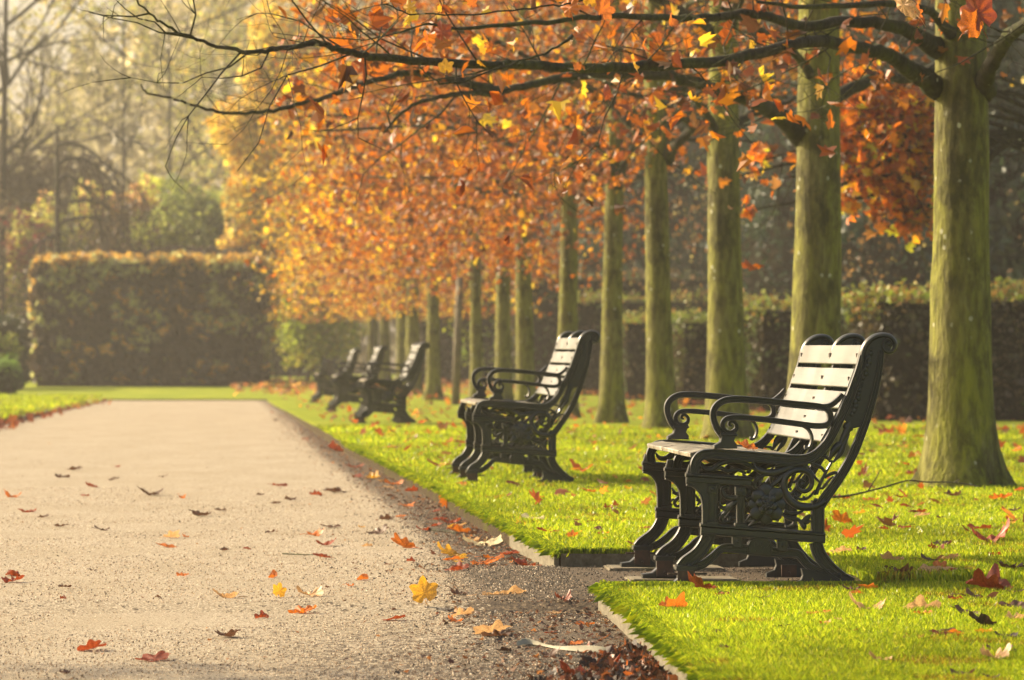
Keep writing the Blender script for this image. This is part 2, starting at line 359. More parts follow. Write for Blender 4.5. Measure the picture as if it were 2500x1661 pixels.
# ------------------------------------------------------------------ grass blades
def grass(name, n, d0, d1, sfun, label, dens=1.0, hh=(.014, .034), seed=1):
    g = np.random.default_rng(seed)
    u = g.random(n); d = 1 / (1/d0 + u * (1/d1 - 1/d0))                # more blades where they show larger
    lo, hi = sfun(d); s = lo + g.random(n) * (hi - lo)
    ed = edge(d)
    ok = np.ones(n, bool)
    for a, b in REC: ok &= ~((d > a + .0) & (d < b - .02) & (s < ed + RW) & (s > ed - .5))
    for i, b in enumerate(BD[:1]): pass
    d, s = d[ok], s[ok]; n = len(d)
    # irregular fringe: bare strip here and there
    x = s - TH * d; z = gz(d) + LIFT - .006
    h = (hh[0] + g.random(n) * (hh[1] - hh[0])) * (1 + .25*np.sin(s*3.1 + d*1.3) * np.sin(d*2.3))
    w = (.0016 + g.random(n) * .0014) * np.clip(d / 12, .8, 4)
    h *= np.clip(d / 22, 1, 1.6)
    a = g.random(n) * 2 * math.pi; lean = g.random(n) * .7 * h; la = g.random(n) * 2 * math.pi
    near_edge = np.clip(1 - (s - edge(d)) / .06, 0, 1) if name == 'grass' else np.zeros(n)
    lx = np.cos(la) * lean - near_edge * h * .7; ly = np.sin(la) * lean
    h = h * (1 - .35 * near_edge)
    V = np.empty((n, 4, 3))
    V[:, 0] = np.stack([x - np.cos(a)*w, d - np.sin(a)*w, z], 1)
    V[:, 1] = np.stack([x + np.cos(a)*w, d + np.sin(a)*w, z], 1)
    V[:, 2] = np.stack([x + np.cos(a)*w*.7 + lx*.35, d + np.sin(a)*w*.7 + ly*.35, z + h*.6], 1)
    V[:, 3] = np.stack([x + lx, d + ly, z + h * .97], 1)
    base = np.arange(n) * 4
    F1 = np.stack([base, base+1, base+2, base+3], 1)
    c = np.array([(.24, .33, .012), (.34, .42, .014), (.45, .48, .018), (.55, .52, .05), (.15, .23, .010)])[g.choice(5, n, p=[.28, .36, .22, .05, .09])]
    patch = .5 + .5*np.sin(s*1.7 + 1.3*np.sin(d*.9)) * np.sin(d*1.15 + np.sin(s*2.2))
    p2 = np.sin(s*5.1 + 2*np.sin(d*3.3))*np.sin(d*4.7 + 1.5*np.sin(s*3.9)); bare = (p2 > .72) & (g.random(n) < .6)
    c = c * (.68 + .5 * patch)[:, None] * (.8 + .4*g.random(n))[:, None]; c[bare] *= np.array([.8, .5, .9])
    me = bulk(name, V.reshape(-1, 3), [F1], np.repeat(c, 4, 0))
    return link(name, me, M['blades'], kind='stuff', label=label, cat='grass')
grass('grass', 590000, 9.3, 42, lambda d: (edge(d) - .008, (2500 + 520 - VP) / F_PX * d + .15), 'short bright green grass blades of the lawn around the benches')
def fringe(n=95000):
    g = np.random.default_rng(17); u = g.random(n); d = 1/(1/9.8 + u*(1/34 - 1/9.8)); side = g.random(n) < .16
    clump = (np.sin(d*6.3) + np.sin(d*11.1 + 1) + np.sin(d*3.1 + 2))/3
    keep = g.random(n) < np.clip(.45 + .55*clump, .08, 1); keep |= side
    for a, b in REC: keep &= side | ~((d > a) & (d < b))
    s = edge(d) - .012 + np.abs(g.normal(0, .022, n)); lx = -np.abs(g.normal(.011, .013, n)); ly = g.normal(0, .01, n); h = .008 + g.random(n)*.022
    a, b = REC[0]; k = side.sum(); s[side] = edge(a) + g.random(k)*RW; nearside = g.random(k) < .6
    d[side] = np.where(nearside, a - .01 - np.abs(g.normal(0, .02, k)), b + np.abs(g.normal(0, .02, k))); lx[side] = g.normal(0, .008, k); ly[side] = np.where(nearside, .008, -.014); h[side] = .010 + g.random(k)*.026
    d, s, lx, ly, h = (q[keep] for q in (d, s, lx, ly, h)); n = len(d); x = s - TH*d; z = gz(d) + LIFT - .004; w = .0016*np.clip(d/12, .8, 3); al = g.random(n)*6.28
    V = np.empty((n, 5, 3)); V[:, 0] = np.stack([x - np.cos(al)*w, d - np.sin(al)*w, z], 1); V[:, 1] = np.stack([x + np.cos(al)*w, d + np.sin(al)*w, z], 1)
    V[:, 2] = np.stack([x + lx*.6 + np.cos(al)*w, d + ly*.6, z + h*.8], 1); V[:, 3] = np.stack([x + lx*1.45, d + ly*1.6, z + h*(.6 - 1.5*g.random(n))], 1); V[:, 4] = np.stack([x + lx*.6 - np.cos(al)*w, d + ly*.6, z + h*.8], 1)
    c = np.array([(.24, .33, .012), (.34, .42, .014), (.45, .48, .018), (.15, .23, .010)])[g.integers(0, 4, n)]*(.8 + .4*g.random(n))[:, None]
    link('edge_grass', bulk('edge_grass', V.reshape(-1, 3), [(np.arange(n)*5)[:, None] + np.arange(5)[None]], np.repeat(c, 5, 0)), M['blades'], kind='stuff', label='longer grass hanging over the timber edge of the lawn', cat='grass')
fringe()
def lf(d):
    pl = np.interp(d, [0, 48, 62, 75], [-2.55, -2.42, -2.2, -1.95]); return (np.minimum(-(VP + 300)/F_PX*d, pl-.1), pl + .02)
grass('left_grass', 26000, 42, 77, lf, 'short grass of the lawn left of the path', hh=(.03, .05), seed=3)

# ------------------------------------------------------------------ bench (traced side frame, in template units)
K = .0006064                                          # metres per template unit
def T2(p): return ((p[0] - 880) * K, (1508 - p[1]) * K)
CH = [(-.5,-.33),(-.45,-.5),(-.34,-.5),(-.27,-.3),(-.1,-.3),(-.06,-.38),(.06,-.38),(.1,-.3),(.27,-.3),(.34,-.5),(.45,-.5),(.5,-.33),
      (.5,.33),(.45,.5),(.34,.5),(.27,.3),(.1,.3),(.06,.38),(-.06,.38),(-.1,.3),(-.27,.3),(-.34,.5),(-.45,.5),(-.5,.33)]
RD = [(.5*math.cos(a), .5*math.sin(a)) for a in np.linspace(0, 2*math.pi, 11)[:-1]]
SQ = [(-.5,-.38),(-.42,-.5),(.42,-.5),(.5,-.38),(.5,.38),(.42,.5),(-.42,.5),(-.5,.38)]
def sweep(mb, pts, wid, th, prof=CH, n=5, smooth=True, yo=0.0):
    P = np.array([T2(p) for p in pts]); wid = np.broadcast_to(np.asarray(wid, float), (len(P),)) if np.ndim(wid) == 0 or len(np.atleast_1d(wid)) == len(P) else np.interp(np.linspace(0, 1, len(P)), np.linspace(0, 1, len(wid)), wid)
    Q = np.column_stack([P, wid * K])
    if smooth and len(P) > 2: Q = catmull(Q, n)
    P = Q[:, :2]; wd = Q[:, 2]
    T = np.gradient(P, axis=0); T /= np.linalg.norm(T, axis=1)[:, None] + 1e-12
    Nn = np.stack([-T[:, 1], T[:, 0]], 1); m = len(prof); V = []
    for i in range(len(P)):
        tk = th * (wd[i]/wd.max())**.35 if prof is RD else th
        for a, b in prof: V.append((P[i,0] + Nn[i,0]*a*wd[i], yo + b*tk, P[i,1] + Nn[i,1]*a*wd[i]))
    f = [(i*m + j, i*m + (j+1) % m, (i+1)*m + (j+1) % m, (i+1)*m + j) for i in range(len(P)-1) for j in range(m)]
    f.append(tuple(range(m))[::-1]); f.append(tuple(range((len(P)-1)*m, len(P)*m)))
    mb.add(V, f)
def plate(mb, out, th, yo=0.0, bev=.003):
    P = np.array([T2(p) for p in out]); c = P.mean(0); n = len(P)
    A = 0.5*np.sum(P[:,0]*np.roll(P[:,1],-1)-np.roll(P[:,0],-1)*P[:,1])
    if A < 0: P = P[::-1]
    E = np.roll(P, -1, 0) - P; E /= np.linalg.norm(E, axis=1)[:, None] + 1e-9
    nrm = np.stack([E[:, 1], -E[:, 0]], 1); vn = nrm + np.roll(nrm, 1, 0); vn /= np.linalg.norm(vn, axis=1)[:, None] + 1e-9
    I = P - vn * bev; V = []
    for y, Q in ((-th/2, I), (-th/2 + bev, P), (th/2 - bev, P), (th/2, I)):
        V += [(q[0], yo + y, q[1]) for q in Q]
    f = [tuple(range(n)), tuple(range(3*n, 4*n))[::-1]]
    for r in range(3): f += [(r*n + j, (r+1)*n + j, (r+1)*n + (j+1) % n, r*n + (j+1) % n) for j in range(n)]
    mb.add(V, f)
def knob(mb, p, r, yo, flat=.6, seg=8):
    c = T2(p); r *= K; V = []; f = []
    for side in (1,):
        rows = 4
        for i in range(rows + 1):
            ph = math.pi * (i / rows - .5)
            for j in range(seg):
                a = 2*math.pi*j/seg
                V.append((c[0] + r*math.cos(ph)*math.cos(a), yo + r*flat*math.sin(ph), c[1] + r*math.cos(ph)*math.sin(a)))
        f = [(i*seg + j, i*seg + (j+1) % seg, (i+1)*seg + (j+1) % seg, (i+1)*seg + j) for i in range(rows) for j in range(seg)]
    mb.add(V, f)
FRONT = [(1393,185),(1365,265),(1338,340),(1303,430),(1265,510),(1222,600),(1175,680),(1110,735),(1040,752)]
def frame_mesh(inset=0):
    mb = MB(); th = .030; i_ = inset
    def sh(p, k=1.0): return (p[0] + i_*k, p[1] + i_*k*.9)
    # front channel: scroll top, back post, seat rail, round knee
    F = [(1408,200),(1390,272),(1363,348),(1328,440),(1290,522),(1248,612),(1200,695),(1132,762),(1050,786),(900,777),(700,762),(540,752),(482,766),(455,808),(450,880)]
    sweep(mb, [sh(p) if p[1] > 180 else p for p in F], [46,50,50,50,50,50,52,56,60,62,62,58,56,54,54], th)
    E1 = [(1400,235),(1405,180),(1430,128),(1472,95),(1520,84),(1566,96),(1590,132),(1580,168),(1550,178),(1524,160),(1521,130),(1540,110),(1562,117),(1566,137),(1550,146)]
    sweep(mb, E1, [40,40,38,34,32,32,30,28,26,24,20,18,15,12,9], th + .006, RD)
    E2 = [(1512,175),(1497,290),(1474,400),(1440,520),(1398,640),(1340,775),(1268,895),(1190,1005),(1160,1050)]
    sweep(mb, E2, [34,38,42,44,48,52,54,56,60], th)
    plate(mb, [(1415,150),(1470,100),(1540,90),(1580,130),(1560,170),(1500,180),(1480,330),(1440,480),(1395,600),(1350,610),(1300,560),(1320,500),(1368,370),(1398,250)], .014)
    for k in range(17):                                # garland in the back post
        f = k / 16; x = 1452 - 105*f**1.15 + 6*math.sin(k*2.3); y = 165 + 365*f
        knob(mb, (x, y), 7 + 10*abs(math.sin(f*3.1*1.7 + .3)), -.008); knob(mb, (x, y), 8, .008)
    knob(mb, (1551, 132), 13, -.012)
    # openwork between the two members
    knob(mb, (1325, 600), 32, 0, .5); sweep(mb, [(1335,570),(1318,620),(1290,680),(1262,740)], [22,40,34,16], .02, RD)
    sweep(mb, [(1300,690),(1270,705),(1240,740),(1215,790)], [14,44,40,10], .022, RD)
    sweep(mb, [(1330,640),(1302,690),(1282,745),(1238,800)], [10,30,34,12], .02, RD)
    sweep(mb, [(1235,790),(1200,850),(1165,920),(1140,980)], [16,18,20,26], .02, RD)
    sweep(mb, [(1195,860),(1170,830),(1130,815),(1105,800)], [14,20,22,10], .018, RD)
    sweep(mb, [(1190,890),(1215,870),(1245,860),(1275,862)], [12,18,20,10], .018, RD)
    sweep(mb, [(1170,920),(1140,890),(1120,860),(1108,840)], [12,16,14,8], .018, RD)
    sweep(mb, [(1160,950),(1185,940),(1215,900),(1240,880)], [10,18,14,8], .018, RD)
    sweep(mb, [(1225,800),(1205,775),(1180,770),(1160,772)], [10,20,14,8], .018, RD)
    # rear upright and base rail, moulded ledges
    sweep(mb, [(1150,1015),(1150,1110),(1150,1205)], 76, th, CH, 2)
    sweep(mb, [(484,1150),(1190,1206)], 26, .046, RD, smooth=False); sweep(mb, [(488,1178),(1190,1230)], 34, .036, SQ, smooth=False)
    sweep(mb, [(486,1199),(1188,1249)], 16, .044, RD, smooth=False)
    sweep(mb, [(402,868),(775,893)], 26, .046, RD, smooth=False); sweep(mb, [(408,893),(770,916)], 30, .034, SQ, smooth=False)
    plate(mb, [(404,870),(420,812),(480,812),(490,870),(640,880),(770,892),(770,928),(600,925),(585,960),(580,1150),(500,1150),(500,1060),(494,1000),(470,955),(438,930),(404,918)], .020)
    sweep(mb, [(408,925),(445,936),(478,968),(494,1010),(499,1070),(499,1150)], 12, .034, RD)
    for cx in (552, 712):                              # little pilasters with square caps
        y0 = 930 + (cx-552)*.08; y1 = 1145 + (cx-552)*.08
        sweep(mb, [(cx, y0+30), (cx, y1)], 44, .026, CH, smooth=False)
        plate(mb, [(cx-29,y0-6),(cx+29,y0-2),(cx+29,y0+44),(cx-29,y0+40)], .036); knob(mb, (cx, y0+19), 13, -.018, .5); knob(mb, (cx, y0+19), 13, .018, .5)
        plate(mb, [(cx-32,y1-18),(cx+32,y1-14),(cx+36,y1+10),(cx-36,y1+6)], .036)
    # scrolling stems
    for st, w in (([(1010,826),(960,875),(890,930),(810,975),(745,1005)], [30,28,24,22,18]),
                  ([(985,835),(920,860),(850,870),(800,900),(790,935),(812,945),(840,915)], [26,22,18,18,16,14,10]),
                  ([(790,800),(805,835),(860,858),(930,850),(1000,825),(1060,812)], [8,26,34,30,30,20]),
                  ([(488,805),(510,835),(550,838),(600,805),(670,792),(740,805),(800,845)], [8,22,26,24,22,24,12]),
                  ([(560,845),(600,830),(640,850),(690,840),(745,860)], [10,20,16,18,10]),
                  ([(905,825),(950,815),(1010,818)], [10,26,14]), ([(700,1000),(660,1000),(622,985),(612,950),(634,936),(648,952)], [26,26,24,20,18,12]),
                  ([(590,1050),(630,1058),(670,1035),(700,1010)], [10,24,26,18]), ([(660,1045),(630,1080),(605,1110),(618,1135),(645,1128),(645,1105),(628,1106)], [20,20,18,16,14,12,9]),
                  ([(588,1020),(606,1050),(640,1075)], [8,16,10]), ([(600,1090),(575,1110),(590,1130)], [10,14,8]),
                  ([(960,1075),(1000,1088),(1040,1085),(1075,1068)], [16,20,16,8]), ([(950,1090),(990,1115),(1030,1120),(1060,1135)], [14,24,20,14]),
                  ([(1060,1135),(1090,1115),(1108,1095)], [12,26,10]), ([(1050,1130),(1085,1135),(1110,1130)], [12,26,10]), ([(1045,1130),(1070,1155),(1075,1180)], [12,28,10]),
                  ([(1020,1120),(1010,1150),(975,1165),(965,1150)], [12,18,14,9]), ([(760,1160),(800,1130),(830,1110)], [10,24,14]),
                  ([(745,1130),(770,1100),(790,1075)], [8,18,14]), ([(890,940),(925,950),(950,935)], [8,14,8]), ([(1000,835),(990,860),(955,880),(935,930)], [14,14,12,8]),
                  ([(1075,805),(1078,840)], [34,30]), ([(1020,985),(1040,1005),(1075,1008),(1110,990),(1135,955)], [6,12,14,12,6])):
        sweep(mb, st, [q*1.22 for q in w], .022, RD, 4)
    for a in range(7):                                 # beads inside the volute
        q = R(20 + a*24); knob(mb, (1075 + 82*math.cos(q), 935 + 62*math.sin(q)), 9, 0, .8)
    # lower legs, brace, feet
    sweep(mb, [(535,1200),(512,1255),(468,1312),(405,1362),(375,1392)], [78,78,74,78,70], th)
    sweep(mb, [(440,1392),(500,1372),(555,1330),(600,1288),(645,1280),(740,1290)], [44,46,44,42,50,56], .026)
    sweep(mb, [(740,1290),(890,1304),(1010,1312),(1045,1322),(1090,1375),(1150,1412),(1215,1428)], [56,56,52,50,44,44,46], .026)
    sweep(mb, [(1138,1250),(1160,1318),(1212,1385),(1280,1440),(1352,1472)], [72,76,70,60,40], th)
    plate(mb, [(1055,1398),(1120,1405),(1200,1428),(1250,1420),(1350,1462),(1352,1488),(1250,1498),(1225,1508),(1004,1508),(1004,1482),(1052,1462),(1062,1435)], .026)
    plate(mb, [(345,1378),(468,1378),(462,1398),(448,1412),(446,1448),(462,1474),(492,1486),(492,1508),(268,1508),(268,1484),(326,1476),(356,1450),(356,1412),(342,1400)], .055)
    knob(mb, (423, 1378), 14, -.018); knob(mb, (1270, 1432), 12, -.016)
    for c in ((692, 1240), (947, 1262)):
        plate(mb, [(c[0]-27,c[1]-28),(c[0]+27,c[1]-24),(c[0]+27,c[1]+40),(c[0]-27,c[1]+36)], .034); knob(mb, (c[0], c[1]+4), 12, -.017, .5)
    return mb
def arm_mesh():
    mb = MB()
    A = [(662,596),(648,590),(652,574),(672,572),(688,590),(684,616),(655,632),(622,620),(610,590),(622,562),(655,548),(730,548),(860,560),(1000,578),(1140,595),(1200,588),(1222,552),(1210,508),(1160,486),(1000,470),(820,452),(680,444),(610,456),(566,495),(558,545),(580,610),(618,652)]
    sweep(mb, A, [10,14,16,18,20,24,26,26,26,28,30,32,34,34,34,34,34,34,36,38,40,40,38,38,36,38,50], .034, CH, 4)
    sweep(mb, [(1150,484),(1215,482),(1262,450),(1292,415)], [24,30,30,24], .03, CH)
    sweep(mb, [(1060,592),(1100,618),(1118,665),(1104,712),(1080,722),(1078,704)], [16,22,22,20,16,12], .022, RD)
    plate(mb, [(596,632),(688,632),(680,660),(672,676),(690,700),(690,722),(556,722),(558,704),(594,682),(600,660)], .05)
    plate(mb, [(590,640),(694,640),(690,652),(594,652)], .056)
    return mb
def volute_mesh():
    mb = MB()
    sweep(mb, [(1190,1015),(1150,1042),(1090,1052),(1030,1040),(982,1000),(958,940),(968,882),(1010,848),(1062,842),(1104,866),(1118,912),(1104,950),(1070,964),(1038,946),(1034,914),(1056,898),(1078,912),(1072,932)],
          [36,44,46,46,44,42,42,40,36,32,28,26,24,20,18,14,12,8], .04, RD, 5)
    knob(mb, (1062, 922), 14, -.014); knob(mb, (1135, 1012), 13, -.02); return mb
def flower_mesh():
    mb = MB(); c = (858, 1036)
    for ring, (n_, L, wd, yo, off) in enumerate(((4, 112, 84, -.013, 0), (4, 112, 84, -.018, 45), (6, 62, 50, -.027, 12), (6, 34, 26, -.034, 40))):
        for k in range(n_):
            a = R(360/n_*k + off); L2 = L * (1 + .07*math.sin(k*2.7)); ca, sa = math.cos(a), math.sin(a); bend = .10 * math.sin(k*1.9)
            pts = [(c[0] + ca*L2*q - sa*L2*bend*q*q, c[1] + sa*L2*q + ca*L2*bend*q*q) for q in (.05, .3, .6, .85, 1.0)]
            sweep(mb, pts, [10, wd*.62, wd, wd*.8, 8], .016, RD, 3, yo=yo)
    for k in range(9):
        r = 0 if k == 0 else 13; a = k*math.pi/4
        knob(mb, (c[0] + r*math.cos(a), c[1] + r*math.sin(a)), 8, -.042)
    return mb
def plaque_mesh():
    mb = MB(); arch = [(750,1312),(750,1268)] + [(820 - 70*math.cos(R(a)), 1268 - 50*math.sin(R(a))) for a in range(0, 181, 15)] + [(890,1268),(890,1324)]
    plate(mb, arch, .030)
    rim = [(756,1312),(756,1270)] + [(820 - 64*math.cos(R(a)), 1268 - 46*math.sin(R(a))) for a in range(15, 166, 15)] + [(884,1270),(884,1320)]
    sweep(mb, rim, 9, .044, RD, 2)
    cu = bpy.data.curves.new('numerals', 'FONT'); cu.body = '1994'; cu.size = .050; cu.extrude = .0035; cu.align_x = 'CENTER'; cu.space_character = 1.05
    tmp = bpy.data.objects.new('numerals', cu); me = tmp.to_mesh()
    c = T2((820, 1300)); V = [(c[0] + v.co.x*.86, -.0165 + -v.co.z, c[1] + v.co.y) for v in me.vertices]
    mb.add(V, [tuple(p.vertices) for p in me.polygons]); tmp.to_mesh_clear(); bpy.data.objects.remove(tmp); bpy.data.curves.remove(cu)
    return mb
def slat(mb, c, tdir, ln, thk, y0, y1, warp=.0):
    """one plank: centre in template units, unit direction across its width"""
    cx, cz = T2(c); tx, tz = tdir; nx, nz_ = -tz, tx; h = ln*K/2; q = thk*K/2; b = .0025
    prof = [(-h, -q+b), (-h+b, -q), (h-b, -q), (h, -q+b), (h, q-b), (h-b, q), (-h+b, q), (-h, q-b)]
    V = []; ys = np.linspace(y0, y1, 9)
    for i, y in enumerate(ys):
        wv = warp * math.sin(i*1.3 + cx*40)
        V += [(cx + tx*a + nx*(e + wv), y, cz + tz*a + nz_*(e + wv)) for a, e in prof]
    m = 8; f = [(i*m + j, i*m + (j+1) % m, (i+1)*m + (j+1) % m, (i+1)*m + j) for i in range(8) for j in range(m)]
    f += [tuple(range(m))[::-1], tuple(range(8*m, 9*m))]; mb.add(V, f)
def make_bench():
    root = empty('park_bench', (0, 0, 0))
    fm = frame_mesh().mesh('end_frame', False); mm_ = frame_mesh(24).mesh('middle_frame', False)
    am, vm, flm, pm = arm_mesh().mesh('armrest', False), volute_mesh().mesh('scroll', True), flower_mesh().mesh('flower_boss', True), plaque_mesh().mesh('date_plaque', False)
    for me in (fm, mm_, am):
        for p in me.polygons: p.use_smooth = len(p.vertices) == 4
        try: me.set_sharp_from_angle(angle=R(38))
        except Exception: pass
    for k, (nm, me) in enumerate((('end_frame', fm), ('middle_frame', mm_), ('end_frame', fm))):
        fr = link(nm, me, M['iron'], root); fr.location = (0, (0, .465 * BL, BL)[k], 0)
        if k != 1: link('armrest', am, M['iron'], fr)
        link('scroll', vm, M['iron'], fr); link('flower_boss', flm, M['iron'], fr); link('date_plaque', pm, M['iron'], fr)
        def bracket(x0, x1, yt, yb, t0, t1, bar):
            br = MB(); a = T2((x0, yb)); b = T2((x1, yt)); br.box(a[0], b[0], t0, t1, a[1], b[1])
            if bar:
                a = T2((x0 - 55, yt + 24)); b = T2((x1 + 70, yt + 13)); br.box(a[0], b[0], t1 - .001, t1 + .008, a[1], b[1])
            knob(br, ((x0+x1)/2, yb - 24), 8, t0, 1.2)
            link('foot_bracket', br.mesh('foot_bracket', False), M['rust'], fr)
        bracket(352, 448, 1405, 1500, -.034, -.0285, k != 1)
        if k == 1: bracket(1090, 1180, 1432, 1502, -.034, -.018, False)
    y0, y1 = .0155, BL - .0155
    for yc, ln in ((196, 112), (328, 112), (452, 104), (562, 88), (652, 80)):
        ys = [p[1] for p in FRONT]; x = float(np.interp(yc, ys, [p[0] for p in FRONT]))
        x2 = float(np.interp(yc + 25, ys, [p[0] for p in FRONT])); x1 = float(np.interp(yc - 25, ys, [p[0] for p in FRONT]))
        t_ = Vector((x1 - x2, 50)).normalized(); mb = MB()
        slat(mb, (x + 10, yc), (t_.x, t_.y), ln, 24, y0, y1, .0009)
        o = mb.build('back_slat', M['slat'], root, False)
        cc = T2((x - 3, yc)); yy = BL*.465
        for dy, q in ((yy - .014, .004), (yy + .014, .004), (.05, .006), (BL - .05, .006)):
            bo = MB(); bo.box(cc[0]-.0028, cc[0]+.002, dy-q, dy+q, cc[1]-.008, cc[1]+.006); link('bolt', bo.mesh('bolt', False), M['rust'], o)
    for k, (x, y, a) in enumerate(((482, 752, 10), (592, 751, -3), (700, 759, -4), (808, 767, -4.5), (916, 775, -4.5), (1022, 779, 0))):
        mb = MB(); slat(mb, (x, y), (math.cos(R(a)), math.sin(R(a))), 100, 26, y0, y1, .0007)
        mb.build('seat_slat', M['seat'] if k else M['seat'], root, False)
    # front nose board
    return root
bench = make_bench()
BLAB = ['black cast iron park bench nearest the camera with date plaque and pale back slats', 'second black cast iron bench along the path with grey slats',
        'third black bench standing apart beyond the gap, rightmost of the three distant benches', 'fourth black bench, middle one of the three distant overlapping benches',
        'farthest black bench, leftmost of the distant ones beside the path end']
# template x=880 of the near frame projects to 1881.7 px at 14.4 m
benches = []
for i, b in enumerate(BD):
    o = bench if i == 0 else copy_tree(bench)
    s = [1.915, 1.80, 1.93, 1.95, 2.00][i]; p = Wp(s, b)
    o.location = (p.x, p.y, float(gz(b)) + [-.006, .03, .022, .022, .022][i]); o.rotation_euler = (0, 0, TH)
    sc = [1, 1.01, 1.0, 1.0, 1.0][i]; o.scale = (sc,)*3
    tag(o, BLAB[i], 'bench', 'cast iron benches along the path'); benches.append(o)
# stone plinths under the feet
def plinth(s0, s1, d0, d1, z0, z1, label, seed):
    g = np.random.default_rng(seed); bm = bmesh.new(); bmesh.ops.create_cube(bm, size=1)
    bmesh.ops.bevel(bm, geom=bm.edges[:], offset=.03, segments=2, affect='EDGES')
    bmesh.ops.subdivide_edges(bm, edges=[e for e in bm.edges if e.calc_length() > .3], cuts=5, use_grid_fill=True)
    me = bpy.data.meshes.new('plinth_stone')
    for v in bm.verts:
        u = v.co + Vector((.5, .5, .5)); s = s0 + (s1-s0)*u.x; d = d0 + (d1-d0)*u.y; p = Wp(s, d)
        j = mnoise.noise(Vector((s*14, d*14, u.z*2 + seed))) * .003
        v.co = Vector((p.x + j, p.y + j, float(gz((d0+d1)/2)) + z0 + (z1-z0)*u.z + j*.3))
    bm.to_mesh(me); bm.free(); return link('plinth_stone', me, M['stone'], label=label, cat='plinth stone', group='stones under the bench feet')
for i, nm in enumerate(('nearest', 'second')):
    b = BD[i]
    for k, (y, w) in enumerate(((0, .11), (BL*.465, .12), (BL, .13))):
        pos = ('under the near legs of', 'under the middle legs of', 'under the far legs of')[k]
        plinth(1.905 - .41 + (0.02 if k == 0 else -.0), 1.905 + (-.24, -.02, .02)[k], b + y - (.04 if k == 0 else w), b + y + w, -.08, -.007, f'worn low stone plinth {pos} the {nm} bench', 5*i + k)

# ------------------------------------------------------------------ fallen leaves
LEAF = np.array([(0, 0, 0), (0, 1, 0), (.34, -.06, .05), (.55, .22, .10), (.28, .34, .05), (.42, .68, .09), (.15, .62, .03)])
LEAF2 = LEAF[2:] * np.array([-1, 1, 1])
TL = np.vstack([LEAF, LEAF2]); TL[:, 1] -= .4
TF = [np.array([0, 2, 3, 4, 5, 6, 1]), np.array([1, 11, 10, 9, 8, 7, 0])]
LC = {'o': (.62, .17, .015), 'y': (.72, .38, .02), 'r': (.30, .055, .014), 'b': (.11, .05, .025), 't': (.60, .36, .16), 'd': (.035, .018, .012), 'p': (.70, .60, .36)}
LN = {'o': 'orange', 'y': 'golden yellow', 'r': 'russet red', 'b': 'brown', 't': 'tan', 'd': 'nearly black', 'p': 'pale cream'}
for k, c in LC.items(): M['leaf_' + k] = leafy('fallen_leaf_' + LN[k].replace(' ', '_'), c, trans=.42, gloss=.06)
def leaf_shape(kind, seed):
    """lobed or oval leaf of unit width, several rings so that it can curl; returns mesh data"""
    g = random.Random(seed); nA = 40; rings = 5; V = []; 
    lob = []
    for j in range(nA):
        a = 2*math.pi*j/nA; b = (a + math.pi) % (2*math.pi) - math.pi   # 0 = tip direction
        if kind == 'lobed':
            r = .34
            for c, h, w in ((0, .22, .50), (1.05, .19, .46), (-1.05, .19, .46), (2.05, .10, .45), (-2.05, .10, .45)):
                r = max(r, .31 + h * max(0, 1 - abs(((b - c + math.pi) % (2*math.pi)) - math.pi)/w)**.8)
            r += .02*g.uniform(-1, 1)
            if abs(b) > 2.9: r = .16
        else:
            r = .5 / math.sqrt(math.cos(b)**2 + (math.sin(b)/.46)**2) + .012*g.uniform(-1, 1)
        lob.append((a, r))
    cu = g.uniform(.8, 2.6); fold = g.uniform(0, .45); tw = g.uniform(-.7, .7); rip = g.uniform(.02, .06); ph = g.uniform(0, 6); ca = g.uniform(0, math.pi)
    if kind == 'oval': cu = g.uniform(.8, 2.2)
    V.append((0, 0, 0))
    for i in range(1, rings + 1):
        for a, r in lob:
            q = i / rings; V.append((r*q*math.sin(a), r*q*math.cos(a), 0))
    out = []
    for x, y, _ in V:
        rr = math.hypot(x, y); u = x*math.cos(ca) + y*math.sin(ca); w = -x*math.sin(ca) + y*math.cos(ca)
        ang = u * cu; z = (1 - math.cos(ang)) / cu; u2 = math.sin(ang) / cu
        x2 = u2*math.cos(ca) - w*math.sin(ca); y2 = u2*math.sin(ca) + w*math.cos(ca)
        z += fold * abs(x) * .5 + tw * x * y * .8 + rip * math.sin(9*math.atan2(x, y) + ph) * rr * 2 + .05*mnoise.noise(Vector((x*5, y*5, seed)))
        out.append((x2, y2, z))
    f = [(0, 1 + j, 1 + (j+1) % nA) for j in range(nA)]
    for i in range(rings - 1):
        f += [(1 + i*nA + j, 1 + (i+1)*nA + j, 1 + (i+1)*nA + (j+1) % nA, 1 + i*nA + (j+1) % nA) for j in range(nA)]
    # stalk
    mb = MB(); mb.add(out, f); y0 = -.18 if kind == 'lobed' else -.48
    mb.tube([(0, y0, .02), (g.uniform(-.1, .1), y0 - .15, .05), (g.uniform(-.2, .2), y0 - .36, .03)], [.012, .009, .007], 4)
    V = np.concatenate(mb.v); zmin = np.percentile(V[:, 2], 6)
    mb.v = [V - np.array([0, 0, zmin])]; return mb
LV = {}
for c in LC:
    for v in range(8):
        kind = 'lobed' if v < 4 else 'oval' if v < 6 else 'lobed'
        me = leaf_shape(kind, hash((ord(c), v)) % 1000 + v).mesh('fallen_leaf'); me.materials.append(M['leaf_' + c]); LV[c, v] = me
def surface(p):
    d = p.y; s = p.x + TH*d
    if s > edge(d) and not any(a < d < b and s < edge(d) + RW for a, b in REC): return float(gz(d)) + LIFT + .012, 'lawn'
    if s < path_left(d): return float(gz(d)) + LIFT, 'left lawn'
    return float(gz(d)) - .05, 'path'
